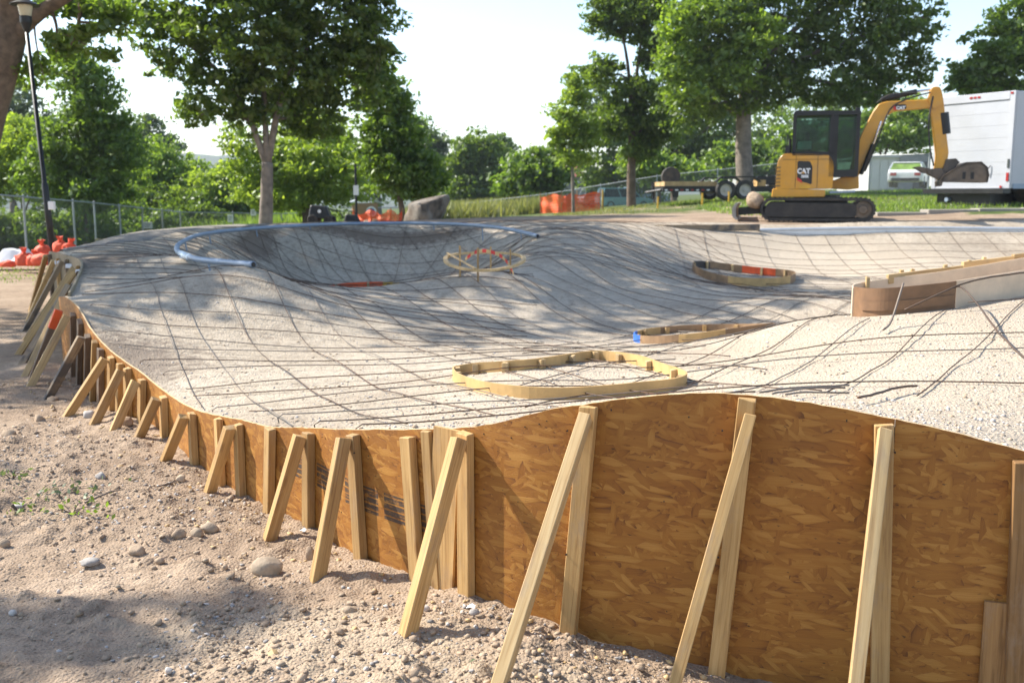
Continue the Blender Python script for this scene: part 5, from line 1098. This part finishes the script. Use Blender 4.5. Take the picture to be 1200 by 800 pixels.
# ------------------------------------------------------------------ excavator
ed = 24.6; ex, ey = at(957, ed); ez = W(960, 259, ed-.9).z
exc = thing("excavator", "yellow mini excavator with black cab facing right above the far rim", "excavator", (ex, ey, ez), rotz=-R(15))
def EX(u): return (u-960)/49.5
def EZ(v): return (259-v)/47.6
def E(X, Y): return EX(850+X/3.4286), EZ(90+Y/3.4286)      # picture crop coordinates
def trackloop(x0, x1, z0, z1, n=9):
    r = (z1-z0)/2; zc = (z0+z1)/2; P = []
    for k in range(n+1): a = math.pi/2+math.pi*k/n; P.append((x0+r+r*math.cos(a), zc+r*math.sin(a)))
    for k in range(n+1): a = -math.pi/2+math.pi*k/n; P.append((x1-r+r*math.cos(a), zc+r*math.sin(a)))
    return P
tx0, tx1 = E(155, 0)[0], E(597, 0)[0]; tz1 = EZ(233.5)
for s in (-1, 1):
    y0, y1 = s*.78-.2, s*.78+.2; outer_ = trackloop(tx0, tx1, 0.0, tz1); inner_ = trackloop(tx0+.06, tx1-.06, .06, tz1-.06); n = len(outer_)
    q = MB(); V = [(x, y0, z) for x, z in outer_]+[(x, y1, z) for x, z in outer_]+[(x, y0, z) for x, z in inner_]+[(x, y1, z) for x, z in inner_]; Fs = []
    for i in range(n): j = (i+1) % n; Fs += [(i, j, n+j, n+i), (2*n+i, 2*n+j, 3*n+j, 3*n+i), (i, j, 2*n+j, 2*n+i), (n+i, n+j, 3*n+j, 3*n+i)]
    q.add(V, Fs); tk = q.build("track", M_TRACK, exc)
    lug = MB(); per = []; 
    for i in range(n):
        a, b_ = Vector((*outer_[i], 0)), Vector((*outer_[(i+1) % n], 0)); L = (b_-a).length; m = max(1, int(L/.11))
        for k in range(m): per.append((a.lerp(b_, (k+.5)/m), (b_-a).normalized()))
    for c, d in per:
        nn_ = Vector((d.y, -d.x, 0)); a, b_, e, f = c-d*.025, c+d*.025, c+d*.018+nn_*-.022*-1, c-d*.018+nn_*.022
        lug.hexa([(a.x, y0+.02, a.y), (b_.x, y0+.02, b_.y), (e.x, y0+.02, e.y), (f.x, y0+.02, f.y)], [(a.x, y1-.02, a.y), (b_.x, y1-.02, b_.y), (e.x, y1-.02, e.y), (f.x, y1-.02, f.y)])
    lug.build("tread", M_TRACK, tk, kind="stuff")
    q = MB(); q.prism_y(rpoly([(tx0+.075, .075), (tx1-.42, .075), (tx1-.42, tz1-.12), (tx0+.2, tz1-.085), (tx0+.075, tz1*.5)], .08, 3), y0+.03, y1-.03); q.build("track_frame", M_TRACK, exc, bevel=.02)
    for cx, rr in ((tx1-.27, .2),):
        q = MB(); q.lathe([(rr, -.14), (rr, .14)], (cx, s*.78, tz1/2), 18, axis='y'); q.lathe([(.11, -.17), (.09, -.19), (.02, -.19), (.02, .15)], (cx, s*.78, tz1/2), 14, 0, 'y'); q.build("sprocket", M_BUCKET, exc)
q = MB(); q.box((-.75, -.6, .2), (.7, .6, tz1-.02)); q.build("undercarriage", M_BLACK, exc, bevel=.03)
# blade
b0, b1 = E(48, 0)[0], E(150, 0)[0]
q = MB(); 
prof = [(b0+.06, .02), (b0-.02, .1), (b0-.03, .3), (b0+.05, .42), (b0+.12, .42), (b0+.06, .3), (b0+.07, .1), (b0+.13, .02)]; q.prism_y(prof, -.98, .98); q.build("blade", plain("worn_pale_steel", (.3, .28, .25), .6, .3, .3), exc)
for s in (-1, 1): q = MB(); q.hexa([(b0+.1, s*.42-.07, .12), (b1+.7, s*.42-.07, .2), (b1+.7, s*.42+.07, .2), (b0+.1, s*.42+.07, .12)], [(b0+.1, s*.42-.07, .3), (b1+.7, s*.42-.07, .38), (b1+.7, s*.42+.07, .38), (b0+.1, s*.42+.07, .3)]); q.build("blade_arm", M_BLACK, exc)
# upper body
q = MB(); q.lathe([(.55, tz1-.02), (.55, tz1+.08)], (0, 0, 0), 20); q.build("turntable", M_BLACK, exc)
sk = rpoly([E(197, 490), E(405, 488), E(405, 460), E(200, 455)], .03, 2); q = MB(); q.prism_y(sk, -.86, .86); q.build("skirt", M_YEL, exc, bevel=.015)
hd = rpoly([E(212, 458), E(432, 456), E(436, 360), E(412, 324), E(236, 322), E(216, 350)], [.02, .05, .12, .16, .2, .12], 4); q = MB(); q.prism_y(hd, -.84, .84); q.build("hood", M_YEL, exc, bevel=.035, smooth=False)
for k in range(6): z = E(0, 448-k*14)[1]; q = MB(); a = E(211, 0)[0]; q.box((a-.012, -.852, z), (a+.11, -.5, z+.035)); q.build("louver", plain("grille_dark", (.2, .12, .03), .6) if k == 0 else bpy.data.materials["grille_dark"], exc)
dk = rpoly([E(294, 424), E(352, 440), E(352, 372), E(342, 352), E(294, 350)], .03, 2); q = MB(); q.prism_y(dk, -.8445, -.842); dec = q.build("decal", plain("decal_black", (.012, .012, .013), .4), exc)
def text(parent, body, x, y, z, size, mat, rx=math.pi/2, ext=.001, sx=1.0, ry=0, name="lettering", bold=.0):
    cu = bpy.data.curves.new(name, 'FONT'); cu.body = body; cu.size = size; cu.extrude = ext; cu.offset = bold; cu.align_x = 'CENTER'
    ob = bpy.data.objects.new("tmp", cu); COL.objects.link(ob); dg = bpy.context.evaluated_depsgraph_get(); me = bpy.data.meshes.new_from_object(ob.evaluated_get(dg)); bpy.data.objects.remove(ob); bpy.data.curves.remove(cu)
    me.materials.clear(); me.materials.append(mat); o = bpy.data.objects.new(name, me); COL.objects.link(o); o.parent = parent; o.location = (x, y, z); o.rotation_euler = (rx, ry, 0); o.scale = (sx, 1, 1); return o
cx_, cz0 = E(319, 398); text(dec, "CAT", cx_, -.849, cz0, .165, M_WHITEP, bold=.007, sx=.9)
ax_, az_ = E(317, 398); q = MB(); q.prism_y([(ax_-.045, az_-.002), (ax_+.045, az_-.002), (ax_, az_+.055)], -.8535, -.8515); q.build("triangle", M_YEL, dec)
nx0, nz0 = E(324, 414); text(dec, "305E", nx0, -.849, nz0, .085, M_WHITEP, bold=.004)
q = MB(); q.prism_y([E(294, 412), E(294, 424), E(316, 436), E(312, 424)], -.8485, -.8455); q.build("red_stripe", M_REDP, dec)
q = MB(); q.prism_y([E(306, 440), E(346, 444), E(346, 456), E(306, 454)], -.846, -.842); q.build("sticker", M_YELLOWP, exc)
q = MB()
for X_, za, zb_ in ((288, 330, 452), (372, 326, 456)): a = E(X_, 0)[0]; q.box((a-.004, -.8465, E(0, zb_)[1]), (a+.004, -.838, E(0, za)[1]))
q.box((E(236, 0)[0], -.8465, E(0, 345)[1]-.004), (E(425, 0)[0], -.838, E(0, 345)[1]+.004)); q.build("panel_seam", M_BLACK, exc)
q = MB(); q.tube([(E(262, 0)[0], -.3, E(0, 325)[1]), (E(262, 0)[0], -.3, E(0, 262)[1])], .035, 8); q.build("exhaust", M_BLACK, exc)
for yy_ in (-.78, .05): q = MB(); q.box((E(506, 0)[0], yy_, E(0, 166)[1]), (E(524, 0)[0], yy_+.12, E(0, 152)[1])); q.build("work_light", M_BLACK, exc, bevel=.01)
for yy_ in (-.845,): q = MB(); q.tube([(E(440, 0)[0], yy_-.02, E(0, 330)[1]), (E(440, 0)[0], yy_-.04, E(0, 260)[1])], .012, 6); q.build("grab_handle", M_BLACK, exc)
# cab
q = MB(); c0, c1_, ct, cb = E(272, 0)[0], E(520, 0)[0], E(0, 168)[1], E(0, 330)[1]; cyy = (-.84, .14)
for (px_, w_) in ((272, 12), (414, 30), (512, 14)):
    for yy_ in cyy: a = E(px_, 0)[0]; q.box((a, yy_-.03 if yy_ > 0 else yy_, E(0, 410)[1] if px_ > 300 else cb), (a+w_/3.43/49.5, yy_+.03, ct-.05))
q.box((c0, cyy[0], cb-.0), (E(430, 0)[0], cyy[1], cb+.09)); q.box((E(418, 0)[0], cyy[0]+.004, E(0, 412)[1]), (E(520, 0)[0], cyy[1], E(0, 385)[1])); q.build("cab_frame", M_BLACK, exc)
q = MB(); q.prism_y(rpoly([(c0-.02, ct-.07), (c1_+.05, ct-.07), (c1_+.03, ct+.02), (c0+.03, ct+.05)], .04, 3), cyy[0]-.02, cyy[1]+.03); q.build("cab_roof", M_BLACK, exc)
for a, b_, z0, z1, yy_ in ((284, 414, 314, 186, cyy[0]+.012), (444, 512, 386, 186, cyy[0]+.012), (284, 414, 314, 186, cyy[1]-.012), (444, 512, 386, 186, cyy[1]-.012)):
    q = MB(); x0_, x1_ = E(a, 0)[0], E(b_, 0)[0]; q.box((x0_, yy_-.004, E(0, z0)[1]), (x1_, yy_+.004, E(0, z1)[1])); q.build("window", M_GLASS, exc)
q = MB(); a = E(520, 0)[0]; q.box((a, cyy[0]+.04, E(0, 385)[1]), (a+.008, cyy[1]-.04, ct-.08)); q.build("windscreen", M_GLASS, exc)
q = MB(); a = E(274, 0)[0]; q.box((a, cyy[0]+.04, cb+.09), (a+.008, cyy[1]-.04, ct-.08)); q.build("rear_window", M_GLASS, exc)
q = MB(); q.box((E(340, 0)[0], -.6, E(0, 400)[1]), (E(400, 0)[0], -.1, E(0, 330)[1])); q.hexa([(E(325, 0)[0], -.58, E(0, 350)[1]), (E(350, 0)[0], -.58, E(0, 350)[1]), (E(350, 0)[0], -.12, E(0, 350)[1]), (E(325, 0)[0], -.12, E(0, 350)[1])], [(E(318, 0)[0], -.55, E(0, 235)[1]), (E(335, 0)[0], -.55, E(0, 235)[1]), (E(335, 0)[0], -.15, E(0, 235)[1]), (E(318, 0)[0], -.15, E(0, 235)[1])]); q.build("operator_seat", M_RUBBER, exc, bevel=.03)
q = MB(); q.box((E(292, 0)[0], cyy[0]+.02, E(0, 306)[1]), (E(345, 0)[0], cyy[0]+.026, E(0, 276)[1])); q.build("window_notice", plain("pale_green_paper", (.35, .6, .5), .6), exc)
q = MB(); q.tube([(E(250, 0)[0], -.8, E(0, 320)[1]), (E(252, 0)[0], -.9, E(0, 250)[1])], .012, 5); q.box((E(244, 0)[0], -.95, E(0, 322)[1]), (E(262, 0)[0], -.88, E(0, 292)[1])); q.build("mirror", M_BLACK, exc)
# boom, stick, bucket
bc = -.05; bw = .11
q = MB(); q.prism_y([E(425, 455), E(428, 428), E(500, 400), E(535, 385), E(540, 455), E(500, 460)], bc-.2, bc+.2); q.build("boom_foot", M_YEL, exc, bevel=.02)
q = MB(); q.prism_y(rpoly([E(422, 474), E(520, 470), E(520, 463), E(422, 466)], .01, 1), -.78, -.6); q.build("step_bar", M_GALV, exc)
boomP = [E(496, 405), E(520, 300), E(545, 235), E(580, 160), E(600, 132), E(628, 124), E(800, 119), E(826, 122), E(826, 140), E(795, 152), E(660, 162), E(636, 176), E(612, 220), E(585, 290), E(556, 350), E(536, 412)]
q = MB(); q.prism_y(rpoly(boomP, .06, 2), bc-bw, bc+bw); boom = q.build("boom", M_YEL, exc, bevel=.015)
q = MB(); q.prism_y(rpoly([E(655, 137), E(703, 137), E(705, 154), E(662, 158)], .02, 1), bc-bw-.004, bc-bw-.001); bd = q.build("decal", bpy.data.materials["decal_black"], boom)
tx_, tz_ = E(683, 156); text(bd, "CAT", tx_, bc-bw-.008, tz_+.005, .10, M_WHITEP, bold=.006)
q = MB(); q.prism_y([E(652, 138), E(660, 138), E(668, 158), E(657, 158)], bc-bw-.005, bc-bw-.0045); q.build("red_stripe", M_REDP, boom)
stP = [E(792, 78), E(806, 72), E(826, 74), E(836, 100), E(846, 150), E(858, 240), E(872, 318), E(870, 350), E(845, 392), E(822, 395), E(826, 330), E(800, 180), E(782, 130)]
q = MB(); q.prism_y(rpoly(stP, .05, 2), bc-.09, bc+.09); q.build("stick", M_YEL, exc, bevel=.012)
q = MB()
for sgn in (-1, 1): q.prism_y([E(778, 118), E(806, 96), E(834, 104), E(838, 138), E(806, 156)], bc+sgn*.14-.015, bc+sgn*.14+.015)
q.build("boom_tip_plate", M_YEL, exc)
def cyl(a, b_, c, yy_, r1=.055, r2=.03, nm="hydraulic_cylinder"):
    A, B, C_ = (Vector((p_[0], yy_, p_[1])) for p_ in (a, b_, c)); q = MB(); q.tube([A, B], r1, 10); o = q.build(nm, M_BLACK, exc); q = MB(); q.tube([B, C_], r2, 8); q.build("rod", M_CHROME, o)
cyl(E(608, 116), E(742, 88), E(800, 82), bc, .065); cyl(E(545, 400), E(585, 285), E(612, 200), bc-.19, .05, .032); cyl(E(545, 400), E(585, 285), E(612, 200), bc+.19, .05, .032); cyl(E(845, 170), E(858, 250), E(862, 315), bc-.0, .12, .03)
for pts in ([(560, 390), (600, 280), (640, 160), (700, 120), (790, 95)], [(800, 110), (790, 200), (800, 300), (818, 370)], [(590, 130), (640, 100), (740, 95)]):
    q = MB(); q.tube([Vector((E(a, b_)[0], bc-.16, E(a, b_)[1])) for a, b_ in [tuple(z_) for z_ in catmull(pts, 5)]], .02, 6); q.build("hose", M_RUBBER, exc, smooth=True)
q = MB()
for sgn in (-1, 1): q.prism_y([E(742, 374), E(766, 372), E(836, 386), E(832, 404), E(780, 396)], bc+sgn*.1-.02, bc+sgn*.1+.02)
q.prism_y([E(862, 345), E(900, 342), E(915, 358), E(880, 392), E(850, 398)], bc-.13, bc+.13); q.prism_y(rpoly([E(790, 382), E(850, 378), E(870, 412), E(846, 424), E(800, 402)], .03, 2), bc-.16, bc+.16); q.build("bucket_linkage", M_BUCKET, exc, bevel=.01)
bo = [E(838, 430), E(850, 408), E(905, 372), E(930, 358), E(985, 356), E(1008, 376), E(1016, 405), E(1012, 434)]
q = MB(); n = len(bo); inn = [E(850, 428), E(858, 412), E(908, 380), E(932, 367), E(982, 365), E(1000, 380), E(1006, 405), E(1003, 430)]
V = [(x, bc-.42, z) for x, z in bo]+[(x, bc+.42, z) for x, z in bo]+[(x, bc-.42, z) for x, z in inn]+[(x, bc+.42, z) for x, z in inn]; Fs = []
for i in range(n-1): Fs += [(i, i+1, n+i+1, n+i), (2*n+i, 2*n+i+1, 3*n+i+1, 3*n+i), (i, i+1, 2*n+i+1, 2*n+i), (n+i, n+i+1, 3*n+i+1, 3*n+i)]
for i in (0, n-1): Fs.append((i, n+i, 3*n+i, 2*n+i))
q.add(V, Fs)
for s in (-.42, .40): q.prism_y(bo, bc+s, bc+s+.02)
bkt = q.build("bucket", M_BUCKET, exc)
for k in range(5):
    q = MB(); yy_ = bc-.38+k*.19; q.prism_y([E(838, 430), E(850, 430), E(846, 446), E(840, 448)], yy_-.035, yy_+.035); q.build("tooth", M_BUCKET, bkt)
for X_ in (922, 952): q = MB(); a, z_ = E(X_, 395); q.box((a-.02, bc-.428, z_-.16), (a+.05, bc-.421, z_+.0)); q.build("wear_plate", M_BLACK, bkt)
# boulder on the blade
p = W(884, 246, ed-.3); rock(p.x, p.y, ez+.26, (.2, .22, .21), 91, M_STONE[3], "brown rock resting on the excavator blade", rot=.4, sink=.0)

# ------------------------------------------------------------------ white box truck
rx_, ry_ = at(1183, 22.0); TD = 27.0; rx_ = (1183-600)/FPX*(TD*CP); bt, bb = W(1184, 106, TD).z, W(1179, 221, TD).z; ang = math.atan2(.69, .72)
tg = gz(rx_+1, 29); tk = thing("box_truck", "white box truck with roll up rear door and tail lift at the right edge", "truck", (rx_, TD, 0), rotz=-R(60))
# local: x to the right along the side away? x = across the rear (negative = left), y = forward along the box
wb = 2.45; lb_ = 5.0
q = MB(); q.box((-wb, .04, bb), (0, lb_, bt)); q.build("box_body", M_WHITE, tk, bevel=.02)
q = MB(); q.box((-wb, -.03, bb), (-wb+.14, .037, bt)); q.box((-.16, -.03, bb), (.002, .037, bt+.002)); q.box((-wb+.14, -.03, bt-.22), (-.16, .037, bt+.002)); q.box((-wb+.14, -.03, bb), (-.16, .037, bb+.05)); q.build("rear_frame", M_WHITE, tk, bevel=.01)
for k in range(7):
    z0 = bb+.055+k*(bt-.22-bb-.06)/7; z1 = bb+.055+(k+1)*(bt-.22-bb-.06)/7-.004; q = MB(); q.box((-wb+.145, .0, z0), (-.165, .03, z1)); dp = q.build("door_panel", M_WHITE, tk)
q = MB(); q.tube([(-.62, -.02, bb+.32), (-.66, -.06, bb+.45), (-.64, -.06, bb+.55), (-.6, -.02, bb+.62)], .013, 6); q.build("door_handle", M_BLACK, tk)
for x in (-1.32, -1.2, -1.08): q = MB(); q.box((x-.04, -.045, bt-.12), (x+.04, -.031, bt-.07)); q.build("marker_light", M_REDL, tk)
for x in (-.1, -wb+.1): q = MB(); q.box((x-.04, -.045, bt-.08), (x+.03, -.031, bt-.03)); q.build("marker_light", M_REDL, tk)
q = MB(); q.box((-.11, -.05, bb+.2), (-.04, -.031, bb+.42)); q.build("tail_light", M_REDL, tk); q = MB(); q.box((-.1, -.05, bb+.55), (-.045, -.031, bb+.78)); q.build("tail_light", plain("dark_lens", (.05, .06, .055), .3), tk)
q = MB(); q.box((-.28, -.05, bb+.02), (-.22, -.031, bb+.08)); q.build("tail_light", M_REDL, tk)
q = MB(); q.box((-wb-.05, -.3, bb-.13), (.0, .04, bb-.004)); q.build("tail_lift", M_BLACK, tk)
q = MB(); q.box((-wb+.3, -.12, bb-.42), (-.5, .0, bb-.135)); q.build("lift_plate", M_BLACK, tk); q = MB(); q.box((-wb-.15, -.55, bb-.56), (-.35, -.1, bb-.46)); q.build("step_plate", plain("dull_step", (.1, .095, .09), .7, .3), tk)
q = MB(); q.box((-wb+.6, .04, bb-.42), (-wb+.85, lb_, bb-.003)); q.box((-.85, .04, bb-.42), (-.6, lb_, bb-.003)); q.build("chassis_rail", M_BLACK, tk)
q = MB(); q.box((.001, .1, bb+.0), (.02, lb_-.1, bb+.13)); q.build("side_skirt", M_GALV, tk)
for xx_ in (-.3, -wb+.3):
    for yy_ in (1.3,):
        w_ = MB(); w_.lathe([(.25, -.22), (.4, -.22), (.45, -.16), (.45, .16), (.4, .22), (.25, .22), (.2, 0), (.25, -.22)], (xx_, yy_, tg+.43), 20, axis='x', cap=False); wo = w_.build("wheel", M_RUBBER, tk); w_ = MB(); w_.lathe([(.25, .14), (.1, .1), (.02, .1)], (xx_, yy_, tg+.43), 14, axis='x'); w_.build("rim", M_GALV, wo)
    w_ = MB(); w_.lathe([(.25, -.14), (.4, -.14), (.45, -.1), (.45, .1), (.4, .14), (.25, .14), (.2, 0), (.25, -.14)], (xx_, lb_+1.0, tg+.43), 20, axis='x', cap=False); wo = w_.build("wheel", M_RUBBER, tk)
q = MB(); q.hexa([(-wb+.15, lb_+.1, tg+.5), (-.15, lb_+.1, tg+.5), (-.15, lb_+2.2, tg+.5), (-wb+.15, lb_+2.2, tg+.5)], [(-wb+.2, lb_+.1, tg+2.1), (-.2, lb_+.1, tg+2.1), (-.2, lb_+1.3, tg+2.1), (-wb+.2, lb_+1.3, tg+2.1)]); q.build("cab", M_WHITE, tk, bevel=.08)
q = MB(); q.lathe([(.06, -.05), (.06, .1)], (-wb+.7, -.2, bb-.3), 10, axis='y'); q.build("lamp_bracket", M_GALV, tk)

# ------------------------------------------------------------------ parked cars and buildings
def car(label, u, vb, d, rot, paint, glassm=M_DGLASS, L=4.4, H=1.5, Wd=1.75, kind="suv"):
    x, y = at(u, d); t = thing("parked_car", label, "car", (x, y, W(u, vb, d).z), "parked cars", rotz=rot); h = H
    body = rpoly([(-L/2, .3), (L/2, .3), (L/2, .75), (L/2-.9, .9), (L/2-1.0, .92), (-L/2+.1, .95), (-L/2, .8)], .12, 3); q = MB(); q.prism_y(body, -Wd/2, Wd/2); q.build("body", paint, t, bevel=.05)
    lo = [(-L/2+.12, -Wd/2+.05, .93), (L/2-1.0, -Wd/2+.05, .93), (L/2-1.0, Wd/2-.05, .93), (-L/2+.12, Wd/2-.05, .93)]; hi = [(-L/2+.35, -Wd/2+.2, h), (L/2-1.75, -Wd/2+.2, h), (L/2-1.75, Wd/2-.2, h), (-L/2+.35, Wd/2-.2, h)]
    q = MB(); q.hexa(lo, hi); q.build("cabin_glass", glassm, t)
    q = MB(); q.box((-L/2+.3, -Wd/2+.17, h-.02), (L/2-1.7, Wd/2-.17, h+.05)); q.build("roof", paint, t, bevel=.03)
    for f in (0, .48, 1):
        for s in (-1, 1):
            xa, xb = -L/2+.14+f*(L-1.2), -L/2+.37+f*(L-2.15); q = MB(); q.tube([(xa, s*(Wd/2-.045), .92), (xb, s*(Wd/2-.19), h)], .04, 5); q.build("pillar", paint, t)
    for xx_ in (-L/2+.8, L/2-.85):
        for s in (-1, 1): wheel(t, xx_, s*(Wd/2-.1), .33, .33, .22, rim=M_GALV)
    for s in (-1, 1): q = MB(); q.box((-L/2-.02, s*.6-.15, .62), (-L/2+.06, s*.6+.15, .78)); q.build("tail_light", M_REDL, t); q = MB(); q.box((L/2-.05, s*.6-.15, .6), (L/2+.02, s*.6+.15, .74)); q.build("headlight", M_WHITEP, t)
    q = MB(); q.box((-L/2-.03, -.7, .33), (-L/2+.02, .7, .5)); q.build("bumper", M_BLACK, t); return t
P_TEAL = plain("teal_car_paint", (.12, .27, .30), .3, .2, .05, 2, 0, coat=.6); P_SILV = plain("silver_car_paint", (.5, .52, .54), .3, .3, .05, 2, 0, coat=.6); P_CARW = plain("white_car_paint", (.72, .73, .74), .3, 0, .04, 2, 0, coat=.6); P_BLUE = plain("blue_car_paint", (.25, .33, .42), .3, .2, .05, 2, 0, coat=.6)
car("teal wagon parked beyond the fence left of the straight trunk", 731, 245, 80, .25, P_TEAL, H=1.6); car("silver car parked to the left of the teal wagon", 708, 243, 88, .25, P_SILV); car("pale blue car just right of the straight tree trunk", 757, 240, 90, .15, P_BLUE)
car("white hatchback with yellow green reflections painted on its windows on the grass under the boom", 1064, 220, 55, R(62), P_CARW, plain("painted_lime_reflection", (.20, .32, .05), .15, 0, .5, 3, 0), L=3.3, H=1.3)  # green reflection is painted into the window colour
x, y = at(1035, 62); zb = gz(x, y); bl = thing("storage_building", "low white and grey building behind the fence under the boom", "building", (x, y, zb))
hb = W(1035, 186, 62).z-zb
q = MB(); q.box((-1.6, -2, -.3), (.1, 4, hb)); q.build("wall", plain("offwhite_wall", (.52, .52, .5), .8, 0, .06), bl); q = MB(); q.box((.1, -2.1, -.3), (1.8, 4, hb+.15)); q.build("grey_bay", plain("grey_wall", (.2, .21, .215), .8, 0, .08), bl)
q = MB(); q.box((.95, -2.16, -.2), (1.7, -2.1, hb-.25)); q.build("door", plain("dark_door", (.06, .06, .065), .6), bl); q = MB(); q.box((-1.75, -2.2, hb+.002), (.098, 4.1, hb+.1)); q.build("roof", M_GREY, bl)
for k in range(3): q = MB(); q.box((-1.5+k*.5, -2.04, .1), (-1.08+k*.5, -2.0, hb-.15)); q.build("wall_panel", bpy.data.materials["offwhite_wall"], bl)
x, y = at(655, 118); zb = W(655, 228, 118).z; hs = thing("house", "house with a dull red roof peeking through the trees", "house", (x, y, zb)); M_RED = plain("red_roof", (.26, .075, .065), .8, 0, .15, 3)
q = MB(); q.box((-2.6, -2, -1), (2.8, 3, 2.0)); q.build("wall", plain("dim_wall", (.2, .19, .18), .8), hs); q = MB(); q.hexa([(-3, -2.4, 2.0), (3.2, -2.4, 2.0), (3.2, 3.2, 2.0), (-3, 3.2, 2.0)], [(-1.2, .3, 4.1), (2.4, .3, 4.1), (2.4, .6, 4.1), (-1.2, .6, 4.1)]); q.build("roof", M_RED, hs)
for x in (-1.6, .2, 1.8): q = MB(); q.box((x-.4, -2.04, .5), (x+.4, -2.0, 1.5)); wq = q.build("window", M_WHITEP, hs); q = MB(); q.box((x-.32, -2.06, .58), (x+.32, -2.041, 1.42)); q.build("pane", M_DGLASS, wq)
# kerb slab line behind the excavator
q = MB(); 
for k in range(10):
    x0 = 9.3+k*1.3; q2 = MB(); a, b_ = (x0, 25.6+.02*k), (x0+1.26, 25.62+.02*k); za = gz(x0+.6, 25.7); q2.box((x0, 25.55, za-.2), (x0+1.27, 26.1, za+.07+random.uniform(-.015, .015))); o = q2.build("kerb", M_CONC, bevel=.01, kind="structure")
# distant hill
xs_ = np.linspace(-2200, 1200, 90); V = []
for x in xs_: 
    h = 150*math.exp(-((x+1150)/700)**2)+60*math.exp(-((x-200)/500)**2)+fbm(np.array([x*.004]), np.array([.3]), 4, 9)[0]*60
    V += [(x, 2600, -20), (x, 2750+x*.02, max(5, h)*.62), (x, 2950, max(5, h)), (x, 3300, -20)]
V = [(x*.4, y*.4, z*.4-4) for x, y, z in V]
npmesh("hill", V, [(k*4+j, (k+1)*4+j, (k+1)*4+j+1, k*4+j+1) for k in range(89) for j in range(3)], plain("forest_hill", (.05, .075, .04), .95, 0, .4, .05, 0), smooth=True, kind="structure")
# thin summer haze
q = MB(); q.box((-1900, -420, -26), (1900, 1950, 80)); hm = bpy.data.materials.new("pale_air"); hm.use_nodes = True; hn = hm.node_tree.nodes; hn.remove(hn["Principled BSDF"])
pv = hn.new("ShaderNodeVolumePrincipled"); pv.inputs["Color"].default_value = (.86, .92, 1, 1); pv.inputs["Density"].default_value = .0003; hm.node_tree.links.new(pv.outputs[0], hn["Material Output"].inputs["Volume"])
q.build("haze", hm, kind="stuff")
